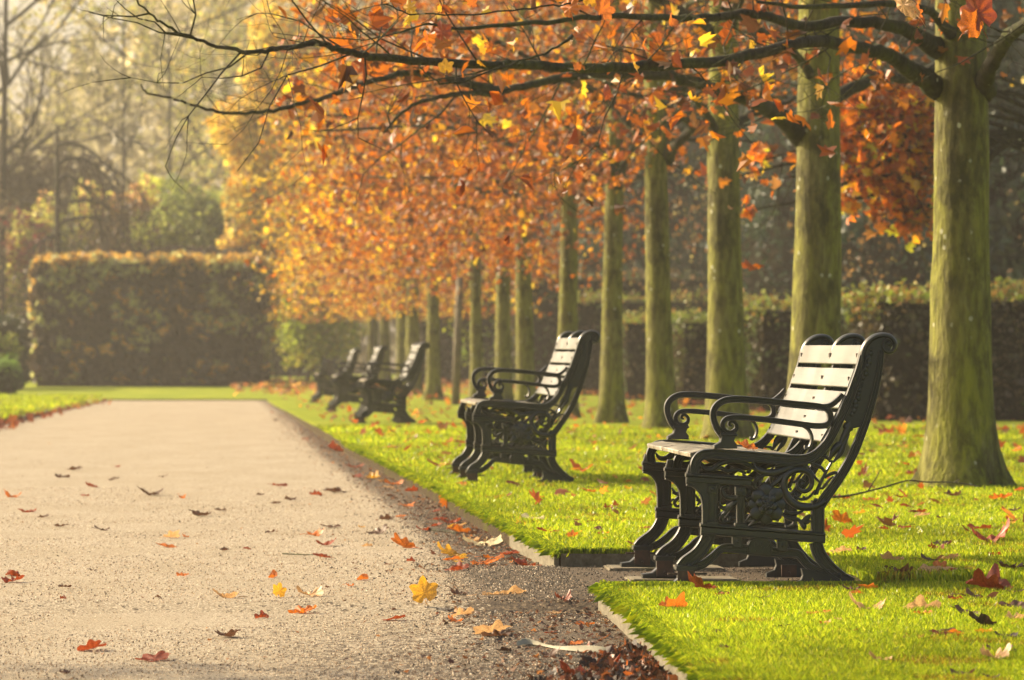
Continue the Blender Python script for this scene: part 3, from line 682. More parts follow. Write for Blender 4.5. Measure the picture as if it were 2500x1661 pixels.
def place_where(p):
    d = p.y; s = p.x + TH*d; z, k = surface(p)
    near = 'in the foreground' if d < 12.6 else 'by the nearest bench' if d < 17 else 'between the two nearest benches' if d < 24 else 'near the second bench' if d < 30 else 'beyond the second bench' if d < 48 else 'near the far benches'
    if k == 'path':
        q = edge(d) - s
        col = 'against the turf edge' if q < .35 else 'right on the path' if q < 1.2 else 'mid path' if q < 2.3 else 'left on the path'
        return f'{col} {near}'
    if k == 'lawn':
        return f'on the lawn {near}' + ('' if s < 2.6 else ', right of it' if d < 17 else '')
    return 'on the grass left of the path'
used = {}
def fallen(p, w, c, v=None, rz=None, tilt=None, up=1.0, label=None, group=None):
    v = random.randrange(8) if v is None else v
    o = bpy.data.objects.new('fallen_leaf', LV[c, v]); COL.objects.link(o)
    z, k = surface(p); o.location = (p.x, p.y, z + random.uniform(0, .004))
    tl = tilt if tilt is not None else (random.gauss(0, .12), random.gauss(0, .12))
    o.rotation_euler = (tl[0], tl[1], random.uniform(0, 6.28) if rz is None else rz)
    o.scale = (w, w, w*up)
    shp = ('oval' if v in (4, 5) else 'lobed')
    size = 'large' if w > .13 else 'small' if w < .07 else 'mid sized'
    tag(o, label or f'{size} {LN[c]} {shp} leaf {place_where(p)}', 'fallen leaf', group or 'fallen autumn leaves')
    if tilt and abs(tilt[0]) > .8: o.location.z = z + w*.24
    return o
P_ = '''29,1211,55,o;68,1248,50,r;107,1262,30,b;226,1187,36,r;184,1144,40,b;155,1163,40,b;279,1168,30,b;398,1162,26,b;369,1206,70,b;444,1213,25,o;684,1184,36,r;636,1207,25,b;709,1218,35,b;675,1227,28,b;539,1244,30,b;490,1257,60,b;774,1207,35,r;820,1200,60,b;248,1293,50,b;417,1309,50,t;454,1309,20,o;408,1334,55,o;549,1343,28,b;660,1299,30,b;765,1305,55,o;794,1330,60,r;789,1359,50,r;883,1286,20,y;226,1391,16,b;158,1432,35,b;447,1405,36,o;667,1407,40,o;757,1450,80,t;743,1494,72,o;641,1507,40,r;386,1477,25,b;155,1482,16,r;553,1552,70,b;379,1608,95,r;160,1642,30,b;32,1404,70,r;30,1418,60,r;1004,1369,24,r;1119,1392,70,r;1181,1374,75,o;1376,1403,50,r;1126,1297,75,o;1181,1328,110,p;1150,1320,70,t;1113,1515,45,o;1126,1501,70,t;1199,1544,115,t;1215,1550,80,b;886,1412,50,o;856,1428,22,o;1122,1451,44,b;1231,1476,110,t;1330,1478,46,t;1235,1589,45,d;1217,1626,28,b;1339,1598,60,b;945,1267,40,b;981,1260,30,o;927,1299,60,b;895,1331,30,t;825,1072,60,r;822,1090,44,o;868,1108,50,r;909,1131,40,y;963,1145,50,o;1004,1160,40,r;1299,1265,80,p;1448,1274,40,r;1339,1298,60,r;1400,1311,38,o;1475,1304,32,o;1485,1240,28,r;1435,1199,40,o;1072,1136,36,y;1104,1131,30,t;999,1063,40,y;1126,1081,36,r;2242,1249,46,r;2097,1254,46,y;2208,1289,36,r;2158,1291,30,r;2297,1264,30,b;2476,1247,36,b;2469,1273,40,r;2053,1346,70,t;2103,1344,35,b;2178,1366,70,t;2286,1341,46,r;2422,1319,120,r;2317,1363,60,t;2276,1369,60,b;2175,1390,40,b;2151,1400,25,b;2429,1356,36,r;2459,1383,45,b;2290,1417,95,t;2398,1461,90,b;2330,1464,55,r;2259,1463,28,r;2117,1488,115,t;2150,1486,40,r;2246,1488,105,t;2456,1556,100,d;2480,1512,60,t;2046,1515,20,t;1910,1532,42,d;1988,1583,38,d;1768,1583,36,b;2005,1654,60,b;2151,1613,75,t;2429,1607,90,t;2354,1647,70,b;2422,1657,50,d;2201,1048,30,r;2163,1059,46,r;2248,1066,50,r;2201,1062,40,r;2156,1086,34,y;2205,1090,34,o;2237,1112,34,o;2232,1158,48,r;2125,1220,44,o;2201,1213,36,r;2054,1216,50,r;2446,1216,60,o;2446,1048,40,r;2482,1097,30,o;1550,1330,44,r;1900,1350,30,b;1640,1340,30,o;2200,1420,60,b;2360,1500,80,b;2080,1440,50,b;2440,1590,90,b;2230,1560,60,r;1860,1460,40,b;2330,1210,50,b;2390,1290,60,r;2300,1330,50,b;2470,1410,70,b;1250,1312,30,b;1290,1330,36,o;1480,1430,40,t;1070,1222,40,r;1100,1275,50,r;1160,1303,46,b;1240,1352,56,r;1205,1362,50,o'''
for q in P_.split(';'):
    x, y, w, c = q.split(','); x, y, w = float(x), float(y), float(w)
    p = on_ground(x, y + 3, -.05); s = p.x + TH*p.y
    if s > edge(p.y): p = on_ground(x, y + 3, LIFT + .01)
    wm = w / F_PX * p.y; fallen(p, max(.03, wm*1.1), c, up=random.uniform(.8, 1.4))
# the ones that stand out
def hero(x, y, w, c, v, rz, tilt, up, label, lift=-.05):
    p = on_ground(x, y, lift); return fallen(p, w / F_PX * p.y, c, v, rz, tilt, up, label)
hero(1036, 1490, 84, 'y', 1, .1, (1.15, -.12), .8, 'golden leaf standing upright on the gravel in the lower middle')
hero(680, 1456, 48, 'y', 2, .5, (1.2, .3), .8, 'small yellow leaf standing on edge on the path left of the golden upright leaf')
hero(549, 1458, 70, 't', 5, 1.5, (.1, .3), 1.6, 'curled pinkish tan leaf on the path left of the small yellow upright one')
hero(990, 1338, 92, 'o', 3, 1.2, (.25, .35), 1.6, 'rolled dark orange leaf on the path right of centre')
hero(1104, 1358, 92, 'y', 0, .3, (.2, .2), 1.5, 'bright amber leaf with pale stalk near the turf edge')
hero(1285, 1385, 90, 'r', 2, 2.4, (.15, -.2), 1.4, 'large glossy red leaf leaning on the board at the lawn corner')
hero(1085, 1240, 50, 'o', 1, .6, (1.0, .4), 1.0, 'orange leaf propped upright against the turf edge before the second bench')
hero(1407, 1655, 130, 'r', 3, .8, (.35, .2), 1.5, 'big folded dark red leaf at the bottom edge beside the leaf litter')
hero(1717, 1446, 100, 'r', 0, 1.4, (.3, .25), 1.3, 'large coppery leaf against the front foot of the nearest bench', LIFT)
hero(1647, 1492, 84, 'o', 2, 2.8, (.2, .1), 1.3, 'vivid orange leaf on the grass below the foot of the nearest bench', LIFT)
hero(2056, 1280, 74, 'o', 1, 2.2, (.6, .1), 1.2, 'bright orange leaf standing in the grass right of the back leg', LIFT)
hero(2293, 1400, 58, 'o', 3, .2, (.6, -.3), 1.3, 'crumpled red orange leaf on the lawn beside a long tan leaf', LIFT)
hero(2422, 1450, 140, 'r', 1, 1.0, (.3, .1), 1.2, 'large dark red leaf overlapping a brown one at the right edge of the lawn', LIFT)
hero(2398, 1538, 88, 'd', 2, 1.9, (.7, .2), 1.3, 'dark shrivelled leaf with upright stalk at the lower right', LIFT)
# leaf resting on the seat
sp = benches[0].matrix_basis @ Vector((T2((815, 0))[0], .30, T2((0, 742))[1] + .006))
o = fallen(sp, .085, 'o', 0, .4, (.3, .2), 1.5, 'rust orange leaf lying on the seat of the nearest bench'); o.location = sp
# scattered others
rs = random.Random(11)
for k in range(96):
    d = 1/(1/11.5 + rs.random()*(1/70 - 1/11.5))
    if rs.random() < .6: s = float(edge(d)) + .1 + rs.random()*((2500 - VP)/F_PX*d - edge(d))
    elif rs.random() < .75: s = float(edge(d)) - .04 - abs(rs.gauss(0, .16))
    else: s = rs.uniform(-VP/F_PX*d, float(edge(d)))
    if any(a < d < b and edge(d) < s < edge(d) + RW for a, b in REC): continue
    fallen(Wp(s, d), rs.uniform(.05, .12), rs.choice('ooorrrbbytb'), up=rs.uniform(.4, .9))
# litter: tiny crumbs and leaf fragments that cannot be counted
def litter(name, n, fn, size, cols, label, mt='leaves', seed=5, flat=.35):
    g = np.random.default_rng(seed); pos = fn(g, n); n = len(pos)
    tmpl = TL.copy(); nt_ = len(tmpl); a = g.random(n)*2*math.pi; sz = size[0] + g.random(n)**2*(size[1]-size[0]); til = g.normal(0, flat, (n, 2)); sx_ = .5 + .5*g.random(n); cv = g.normal(0, .7, n)
    V = np.empty((n, nt_, 3))
    for i in range(nt_):
        x, y, z = tmpl[i]; x = x*sx_; xr = x*np.cos(a) - y*np.sin(a); yr = x*np.sin(a) + y*np.cos(a)
        V[:, i, 0] = pos[:, 0] + xr*sz; V[:, i, 1] = pos[:, 1] + yr*sz
        V[:, i, 2] = pos[:, 2] + (z*2*cv + cv*y*y*.8 + xr*til[:, 0] + yr*til[:, 1])*sz + sz*.15
    c = np.array(cols)[g.integers(0, len(cols), n)] * (.6 + .8*g.random(n))[:, None]
    F = [(np.arange(n)*nt_)[:, None] + f[None] for f in TF]
    return link(name, bulk(name, V.reshape(-1, 3), F, np.repeat(c, nt_, 0)), M[mt], kind='stuff', label=label, cat='leaf litter')
BR = [(.10, .035, .02), (.05, .025, .015), (.16, .06, .02), (.28, .12, .04), (.03, .02, .015)]
def f1(g, n):
    d = 10.0 + g.random(n)*2.4; s = edge(d) - .03 - np.abs(g.normal(0, .17, n))*np.clip(1.6-(d-10)*.55, .3, 2)
    return np.stack([s - TH*d, d, gz(d) - .05 + g.random(n)*.012], 1)
HEAP = True
def f2(g, n):
    d = 1/(1/10.0 + g.random(n)*(1/60 - 1/10.0)); s = edge(d) - .015 - np.abs(g.normal(0, .16, n))*(1 + (d < 17)*.8)
    return np.stack([s - TH*d, d, gz(d) - .05], 1)
litter('edge_litter', 11000, f2, (.006, .022), BR, 'brown leaf crumbs gathered along the foot of the turf edge', seed=8)
def f3(g, n):
    d = 1/(1/9.5 + g.random(n)*(1/75 - 1/9.5)); s = -(VP+200)/F_PX*d + g.random(n)*(edge(d) + (VP+200)/F_PX*d)
    return np.stack([s - TH*d, d, gz(d) - .051], 1)
litter('path_crumbs', 900, f3, (.004, .016), BR + [(.45, .2, .05)], 'tiny leaf crumbs and grit scattered over the gravel path', seed=9)
def f4(g, n):
    d = 44 + g.random(n)**1.5*30; s = np.interp(d, [0, 48, 62, 75], [-2.55, -2.42, -2.2, -1.95]) + g.normal(.05, .12, n) + g.random(n)*.1
    return np.stack([s - TH*d, d, gz(d) - .03 + g.random(n)*.05], 1)
litter('left_edge_litter', 300, f4, (.03, .08), [(.20, .05, .02), (.14, .04, .02), (.30, .09, .02)], 'drift of russet leaves along the left edge of the path', seed=10, flat=.8)
def f5(g, n):
    d = 17 + g.random(n)*85; s = edge(d) + .2 + g.random(n)*(7.5 + .02*d); 
    return np.stack([s - TH*d, d, gz(d) + LIFT + .02], 1)
litter('lawn_litter', 2600, f5, (.03, .11), [(.45, .10, .015), (.55, .2, .02), (.25, .06, .015), (.3, .12, .03)], 'many small far off fallen leaves dotted over the lawn under the trees', seed=12, flat=.5)
def f6(g, n):
    d = 80 + g.random(n)*38; s = .5 + g.random(n)*14; return np.stack([s - TH*d, d, gz(d) + LIFT + .02], 1)
litter('orchard_litter', 3000, f6, (.05, .16), [(.45, .16, .05), (.35, .12, .05), (.5, .28, .06)], 'carpet of tan leaves on the far grass at the end of the avenue', seed=13, flat=.5)
# loose grit on the gravel, real little stones
def grit(name, n, fn, label, seed, sz=(.0010, .0034), dark=1.0):
    g = np.random.default_rng(seed); P = fn(g, n); n = len(P)
    O = np.array([(1,0,0),(-1,0,0),(0,1,0),(0,-1,0),(0,0,1),(0,0,-1)], float); r = (sz[0] + g.random(n)**2*(sz[1]-sz[0]))
    V = P[:, None, :] + O[None]*(r[:, None, None])*(.6 + .8*g.random((n, 6, 1))); tri = np.array([(0,2,4),(2,1,4),(1,3,4),(3,0,4),(2,0,5),(1,2,5),(3,1,5),(0,3,5)])
    c = np.array([(.64, .52, .37), (.46, .34, .22), (.28, .19, .115), (.10, .065, .042), (.78, .68, .53)])[g.choice(5, n, p=[.25, .3, .2, .15, .1])]*dark*(.7 + .6*g.random(n))[:, None]
    F = ((np.arange(n)*6)[:, None, None] + tri[None]).reshape(-1, 3)
    m, t, out = mat('grit_stone'); a_ = t.nodes.new('ShaderNodeAttribute'); a_.attribute_name = 'tint'; principled(t, out, a_.outputs['Color'], .7, None, .4)
    return link(name, bulk(name, V.reshape(-1, 3), [F], np.repeat(c, 6, 0)), m, kind='stuff', label=label, cat='grit')
def gr1(g, n):
    d = 1/(1/9.6 + g.random(n)*(1/26 - 1/9.6)); s = -(VP+150)/F_PX*d + g.random(n)*(edge(d) + (VP+150)/F_PX*d) - .01
    return np.stack([s - TH*d, d, gz(d) - .050 + path_rise(s, d)], 1)
grit('path_grit', 60000, gr1, 'loose grit and fine stones on the surface of the gravel path', 31)
def gr2(g, n):
    k = n//6; d = 1/(1/9.7 + g.random(n)*(1/22 - 1/9.7)); s = edge(d) - .012 - np.abs(g.normal(0, .28, n)); d[:k] = 14.38 + g.random(k)*1.6; s[:k] = edge(d[:k]) - .35 + g.random(k)*1.15; z = gz(d) - .050 + path_rise(s, d)
    return np.stack([s - TH*d, d, z], 1)
grit('edge_grit', 14000, gr2, 'coarser crumbs of soil and stone beside the turf edge and under the nearest bench', 32, (.0013, .0045), .17)
# twigs on the ground
def stick(pts, r, label, side=None, name='fallen_twig'):
    mb = MB(); Pq = catmull(pts, 5); mb.tube(Pq, np.linspace(r, r*.45, len(Pq)), 7)
    for a in side or []: A_ = catmull(a, 4); mb.tube(A_, np.linspace(r*.6, r*.25, len(A_)), 5)
    return mb.build(name, M['limb'], label=label, cat='twig')
dT = 21.4
stick([at(2020, 1215, 21.0), at(2075, 1210, 21.2), at(2150, 1192, dT), at(2215, 1174, dT), at(2260, 1177, dT), at(2330, 1178, 21.3), at(2395, 1189, 21.2)], .006,
      'long thin dead branch lying on the grass in front of the rightmost trunk', [[at(2120, 1198, dT), at(2140, 1165, dT), at(2150, 1147, dT), at(2153, 1158, dT)], [at(2330, 1178, 21.3), at(2344, 1170, 21.2)]])
def gpt(x, y, l=-.046): return on_ground(x, y, l)
stick([gpt(1050, 1293), gpt(1085, 1297), gpt(1120, 1302)], .010, 'pale bare stick on the gravel left of the turf edge')
stick([gpt(1190, 1474), gpt(1260, 1476), gpt(1320, 1474)], .0045, 'thin dark twig lying across the path before the lawn corner')
stick([gpt(690, 1352), gpt(730, 1354), gpt(765, 1355)], .003, 'tiny straight twig in the middle of the path')
stick([gpt(1275, 1424), gpt(1320, 1428), gpt(1360, 1432)], .005, 'short dark twig on the dirt in front of the lawn corner')
# long pale bark strip
mb = MB(); Pq = catmull([gpt(1262, 1576), gpt(1300, 1572), gpt(1380, 1586), gpt(1480, 1592), gpt(1560, 1584), gpt(1620, 1598)], 6)
Vv = []; wds = np.interp(np.linspace(0, 1, len(Pq)), [0, .1, .5, 1], [.012, .03, .022, .006])
for i, p in enumerate(Pq):
    Vv += [(p[0], p[1] - wds[i], p[2]), (p[0], p[1], p[2] + .012 + .006*math.sin(i*.5)), (p[0], p[1] + wds[i], p[2] + .004)]
mb.add(Vv, [(i*3+j, i*3+3+j, i*3+4+j, i*3+1+j) for i in range(len(Pq)-1) for j in (0, 1)])
m, t, out = mat('dry_strip'); principled(t, out, ramp(t, noise(t, 12, 4), [(.3, (.2, .18, .12)), (.7, (.36, .33, .24))]), .7); M['strip'] = m
mb.build('leaf_strip', M['strip'], label='long pale dried leaf strip curving over the gravel at the bottom', cat='dried leaf')

# ------------------------------------------------------------------ foliage clouds
def rand_rot(g, n, flat=0.0):
    q = g.normal(size=(n, 4)); q /= np.linalg.norm(q, axis=1)[:, None]
    w, x, y, z = q.T
    return np.stack([np.stack([1-2*(y*y+z*z), 2*(x*y-z*w), 2*(x*z+y*w)], 1), np.stack([2*(x*y+z*w), 1-2*(x*x+z*z), 2*(y*z-x*w)], 1), np.stack([2*(x*z-y*w), 2*(y*z+x*w), 1-2*(x*x+y*y)], 1)], 1)
def leaves_mesh(name, pos, size, cols, g, simple=False):
    n = len(pos); Rm = rand_rot(g, n)
    if simple:
        T_ = np.array([(-.32, -.5, 0), (.32, -.42, .05), (.42, .2, 0), (0, .55, .08), (-.4, .15, 0)]); F = [(np.arange(n)*5)[:, None] + np.arange(5)[None]]; k = 5
    else:
        T_ = TL * np.array([1, 1, 1]); k = 12; F = [(np.arange(n)*12)[:, None] + f[None] for f in TF]
    TT = np.repeat(T_[None], n, 0); TT[:, :, 0] *= (.45 + .6*g.random(n))[:, None]; TT[:, :, 2] += TT[:, :, 1]**2*g.normal(0, .7, n)[:, None] + TT[:, :, 0]**2*g.normal(0, .8, n)[:, None]
    TT[:, :, :2] += g.normal(0, .045, TT[:, :, :2].shape)
    V = np.einsum('nij,nkj->nki', Rm, TT) * size[:, None, None] + pos[:, None, :]
    return bulk(name, V.reshape(-1, 3), F, np.repeat(cols, k, 0))
AUT = np.array([(.40, .11, .005), (.48, .17, .007), (.60, .30, .010), (.25, .058, .007), (.76, .52, .03), (.10, .035, .009), (.22, .10, .03)])
def autcols(g, n, warm):
    """warm 0: orange and red, 1: yellow"""
    p0 = np.array([.30, .17, .06, .20, .03, .16, .08]); p1 = np.array([.08, .14, .32, .01, .40, .01, .04])
    w = np.clip(warm, 0, 1); cdf0, cdf1 = np.cumsum(p0), np.cumsum(p1); u = g.random(n)
    cd = cdf0[None]*(1-w[:, None]) + cdf1[None]*w[:, None]
    i = np.minimum((u[:, None] > cd).sum(1), 6)
    return AUT[i] * (.75 + .5*g.random(n))[:, None]

g = np.random.default_rng(5); P = f1(g, 1500); n = len(P); P[:, 2] += .004
c = np.array([(.06, .022, .012), (.03, .016, .010), (.10, .036, .014), (.18, .06, .02), (.02, .012, .009), (.30, .08, .015)])[g.choice(6, n, p=[.3, .22, .2, .1, .13, .05])]*(.6 + .8*g.random(n))[:, None]
me = leaves_mesh('leaf_litter', P, .012 + .034*g.random(n)**1.5, c, g); link('leaf_litter', me, M['leaves'], kind='stuff', label='heap of crushed dark leaves against the board at the bottom', cat='leaf litter')
# ------------------------------------------------------------------ avenue trees
def twig_from(mb, p, dirv, L, r, rnd, depth, tips, n=5, curl=.5):
    pts = [np.array(p)]; d = np.array(dirv, float); d /= np.linalg.norm(d); k = 5 if L > .5 else 4
    for i in range(k):
        d = d + np.array([rnd.gauss(0, .22), rnd.gauss(0, .22), rnd.gauss(.03, .2)]) * curl; d /= np.linalg.norm(d)
        pts.append(pts[-1] + d * L / k)
    mb.tube(pts, np.linspace(r, r*.35, len(pts)), n)
    for q in pts[1:]: tips.append((q, depth))
    if depth > 0:
        for i in range(rnd.randint(2, 4)):
            j = rnd.randrange(1, len(pts)); b = np.array([rnd.gauss(0, 1), rnd.gauss(0, 1), rnd.gauss(.0, .6)]); b /= np.linalg.norm(b)
            twig_from(mb, pts[j], d*.6 + b*.8, L*rnd.uniform(.4, .7), r*.5, rnd, depth-1, tips, max(3, n-1), curl)
def trunk_mesh(h, r0, r1, seed, flare=.5):
    rows = 34; n = 20; V = []; g = random.Random(seed); ph = g.uniform(0, 6); lx, ly = g.uniform(-.012, .012), g.uniform(-.012, .012)
    knots = [(g.uniform(.6, 2.6), g.uniform(0, 6.28), g.uniform(.006, .016)) for _ in range(5)]
    for i in range(rows + 1):
        f = i / rows; z = -.15 + f**1.35 * (h + .15); r = r0 + (r1 - r0) * min(1, max(0, z) / h)
        zz = max(0, z)
        for j in range(n):
            a = 2*math.pi*j/n
            fl = r0*flare*.95*math.exp(-zz/.17) * (1 + .55*math.sin(3*a + ph) + .3*math.sin(5*a + 2*ph)) + r0*.22*math.exp(-zz/.8)
            rr = r + fl + .008*mnoise.noise(Vector((math.cos(a)*1.5, math.sin(a)*1.5, z*1.6 + seed)))
            for kz, ka, ks in knots:
                rr += ks*math.exp(-((z-kz)/.05)**2 - ((a-ka+math.pi) % (2*math.pi) - math.pi)**2/.12)
            V.append((rr*math.cos(a) + lx*z + .01*math.sin(z*1.1 + ph), rr*math.sin(a) + ly*z, z))
    f = [(i*n + j, i*n + (j+1) % n, (i+1)*n + (j+1) % n, (i+1)*n + j) for i in range(rows) for j in range(n)]
    f.append(tuple(range(rows*n, (rows+1)*n))); mb = MB(); mb.add(V, f); return mb
def limb(mb, pts, r0, r1, n=9):
    P = catmull(pts, 5); P = P + rng.normal(0, .004, P.shape); tt = np.linspace(0, 1, len(P)); mb.tube(P, np.interp(tt**.8, [0, 1], [r0, r1])*(1 + .75*np.exp(-tt/.045)), n); return P
ROW = [  # s, d, diameter, label
 (4.19, 18.3, .34, 'avenue tree just outside the right edge, its bare twigs reaching into the top right corner'),
 (4.19, 23.6, .355, 'rightmost large olive green trunk with lichen patches at its foot'),
 (4.20, 29.3, .365, 'thick pale speckled trunk directly behind the back of the nearest bench'),
 (4.24, 34.7, .315, 'bright yellow green trunk rising behind the armrests of the nearest bench'),
 (4.26, 39.9, .265, 'dark mossy trunk just left of the armrest of the nearest bench'),
 (4.40, 46.0, .245, 'straight olive trunk midway between the two nearest benches'),
 (4.27, 50.3, .245, 'olive trunk directly behind the back of the second bench'),
 (4.16, 55.5, .245, 'trunk rising behind the seat of the second bench'),
 (4.18, 60.2, .235, 'trunk rising behind the armrests of the second bench'),
 (4.22, 66.5, .20, 'slim dark trunk just left of the second bench'),
 (4.05, 76, .25, 'pale trunk leaning beside the light wooden stake'),
 (4.16, 86, .30, 'broad pale trunk behind the back of the third bench'),
 (4.30, 94, .24, 'slender trunk left of the third bench back'),
 (4.25, 102, .26, 'second trunk from the left end of the avenue'),
 (4.3, 111, .28, 'farthest small trunk at the left end of the avenue')]
def limb_curve(rnd, z0, az, L, rise):
    x = math.cos(az); y = math.sin(az)
    pts = [(x*.05, y*.05, z0), (x*L*.12, y*L*.12, z0 + rise*.35), (x*L*.35 + rnd.gauss(0, .08), y*L*.35, z0 + rise*.8), (x*L*.65 + rnd.gauss(0, .15), y*L*.65 + rnd.gauss(0, .15), z0 + rise + rnd.gauss(0, .1)), (x*L, y*L, z0 + rise*1.05 + rnd.gauss(0, .15))]
    return pts
LIMBS_AT = {  # traced limbs: tree index -> list of (points (px,py,depth), r0, r1)
 1: [([(2290,215,23.6),(2221,168,23.3),(2168,136,23),(2100,118,22.6),(2000,100,22.2),(1906,117,21.8),(1778,146,21.4),(1651,156,21),(1523,165,20.6),(1396,165,20.3),(1278,158,20),(1142,156,19.8),(1007,148,19.6),(905,137,19.4),(864,131,19.3),(820,117,19.2),(776,107,19.2),(702,117,19.1),(634,127,19),(574,124,19),(497,101,19),(421,73,18.9),(383,48,18.9),(329,-4,18.8)], .042, .004),
     ([(2395,215,23.6),(2429,143,23.2),(2464,89,22.9),(2500,60,22.5),(2570,20,22)], .05, .03),
     ([(2290,120,23.6),(2200,70,23),(2080,52,22.6),(1960,62,22.2),(1842,34,21.8),(1715,45,21.4),(1619,45,21),(1491,40,20.6),(1300,57,20.2),(1142,68,19.8),(1040,60,19.5)], .04, .006),
     ([(2330,90,23.6),(2250,20,22.8),(2120,10,22.2),(1980,18,21.6),(1850,5,21)], .03, .008)],
 2: [([(1960,330,29.3),(1906,287,29),(1858,255,28.7),(1778,226,28.4),(1699,204,28),(1619,184,27.7),(1523,180,27.4),(1396,186,27),(1295,207,26.7),(1210,227,26.5),(1142,227,26.3),(1075,237,26.1),(1007,258,26),(939,322,25.8)], .062, .008),
     ([(1220,226,26.5),(1129,203,26.3),(1041,183,26.1),(990,180,26),(939,190,25.8),(871,210,25.7),(803,234,25.6),(736,254,25.5),(668,271,25.4),(600,276,25.3),(536,274,25.2),(497,264,25.1),(429,243,25),(364,230,25),(344,208,24.9)], .026, .005),
     ([(2010,300,29.3),(2043,239,29.5),(2114,200,29.8),(2160,187,30),(2225,190,30.3),(2300,150,30.6)], .06, .03),
     ([(1990,200,29.3),(1930,120,28.6),(1850,70,28),(1760,20,27.5)], .035, .015)],
 3: [([(1750,330,34.7),(1720,270,34.3),(1660,215,34),(1571,236,33.6),(1480,200,33.2)], .04, .012),
     ([(1780,320,34.7),(1830,280,34.9),(1880,268,35.1),(1940,240,35.5)], .045, .02)],
 4: [([(1625,385,39.9),(1660,345,39.6),(1699,306,39.4),(1745,265,39.2),(1794,230,39),(1840,190,38.7)], .055, .02),
     ([(1700,306,39.3),(1650,275,39),(1619,255,38.8),(1571,236,38.5),(1500,225,38)], .045, .012)],
 5: [([(1500,450,46),(1480,380,45.6),(1420,330,45),(1350,290,44.4),(1260,270,43.8)], .05, .012)],
}
def avenue_tree(i, s, d, dia, label):
    rnd = random.Random(100 + i); g = np.random.default_rng(100 + i); base = Wp(s, d, float(gz(d)) + LIFT)
    root = empty('avenue_tree', base, label=label, cat='tree', group='pollarded trees of the avenue')
    h = 6.5
    tr = trunk_mesh(h, dia/2*.93, dia/2*.62, i).build('trunk', M['bark'], root)
    mb = MB(); tips = []; b = np.array(base)
    for pts, r0, r1 in LIMBS_AT.get(i, []):
        P = limb(mb, [np.array(at(*q)) - b for q in pts], r0, r1)
        step = 2 if i in (1, 2) else 4
        for k in range(6, len(P), step):
            if rnd.random() < (.85 if k < len(P)*.62 or i > 2 else .4):
                dirv = np.array([rnd.gauss(-.5, .7), rnd.gauss(-.15, .7), rnd.gauss(.05, .6)])
                L = rnd.uniform(.35, 1.0); rr = max(.0026, min(.008, r0*.12))
                twig_from(mb, P[k], dirv, L*(.75 if k > len(P)*.8 else 1), rr, rnd, 2 if (i in (1, 2) and k < len(P)*.75) else 1, tips, 5, .8)
    nl = {0: 6, 1: 5, 2: 7, 3: 8}.get(i, 10)
    for k in range(nl):
        z0 = rnd.uniform(2.55, 2.9) if k % 2 == 0 and i > 3 else rnd.uniform(3.1, 5.2)
        if i < 4: z0 = rnd.uniform(3.2, 4.6)
        az = rnd.uniform(0, 2*math.pi) if k > 2 else math.pi + rnd.gauss(0, .5)
        P = limb(mb, limb_curve(rnd, z0, az, rnd.uniform(2.2, 3.3), rnd.uniform(.3, .9)), .05, .014, 7)
        for q in range(5, len(P), 2 if i < 8 else 3):
            twig_from(mb, P[q], np.array([rnd.gauss(0, 1), rnd.gauss(0, 1), rnd.gauss(-.25, .5)]), rnd.uniform(.4, 1.1), .008, rnd, 1, tips, 4, .7)
    mb.build('limb', M['limb'], root)
    # leaves: clumps near twigs plus hanging sprays over the path side
    T_ = np.array([t_[0] for t_ in tips])
    nleaf = {0: 200, 1: 380, 2: 800, 3: 1000, 4: 2400, 5: 3800}.get(i, 4700)
    if len(T_):
        idx = g.integers(0, len(T_), nleaf); P1 = T_[idx] + g.normal(0, .10 if i < 4 else .2, (nleaf, 3))
    if i >= 3:                                         # crown volume in clumps
        nc = {3: 45, 4: 90, 5: 115}.get(i, 140)
        ang = g.random(nc)*2*math.pi; rr = np.sqrt(g.random(nc))*(3.2 if i < 9 else 2.7)
        left = np.cos(ang)*rr
        zb = (2.15 if i < 5 else 1.85 if i < 11 else 1.3) + .30*np.abs(g.normal(0, 1, nc))
        cz = zb + g.random(nc)**1.4*(5.2 if i > 8 else 3.6)
        cz += np.clip(1.0 - rr/1.2, 0, 1)*.7
        cl = np.stack([left, np.sin(ang)*rr, cz], 1)
        rr_ = .10 + .24*g.random(nc)
        j = g.integers(0, nc, nleaf); P2 = cl[j] + g.normal(0, 1, (nleaf, 3))*rr_[j][:, None]*np.array([1.25, 1.25, .62])
        P1 = np.vstack([P1[:nleaf//3], P2])
        P1 = P1[P1[:, 2] > 1.55]
        if i in (1, 2): P1 = P1[P1[:, 0] > -3.5]
        if i in (4, 5): P1 = P1[~((P1[:, 2] < 2.4) & (P1[:, 0] > -.9))]
        if i <= 8: P1 = P1[~((P1[:, 0] > .25 + .3*np.sin(P1[:, 1]*2)) & (P1[:, 2] < .9 + .058*d))]
    if i in (1, 2): P1 = P1[P1[:, 0] > -3.5]
    n = len(P1); sz = (.048 + .06*g.random(n)) * (1.0 if i > 2 else 1.15)
    # colour: backlight painted in as more yellow towards the open left side and with distance
    warm = np.clip((d - 70)/45, 0, .8) + np.clip((-P1[:, 0] - 1.9)/1.6, 0, .6)*(d > 50) - .12*(d < 45)
    me = leaves_mesh('crown', P1, sz, autcols(g, n, warm), g); link('crown', me, M['leaves'], root)
    return root
for i, (s, d, dia, lab) in enumerate(ROW): avenue_tree(i, s, d, dia, lab)
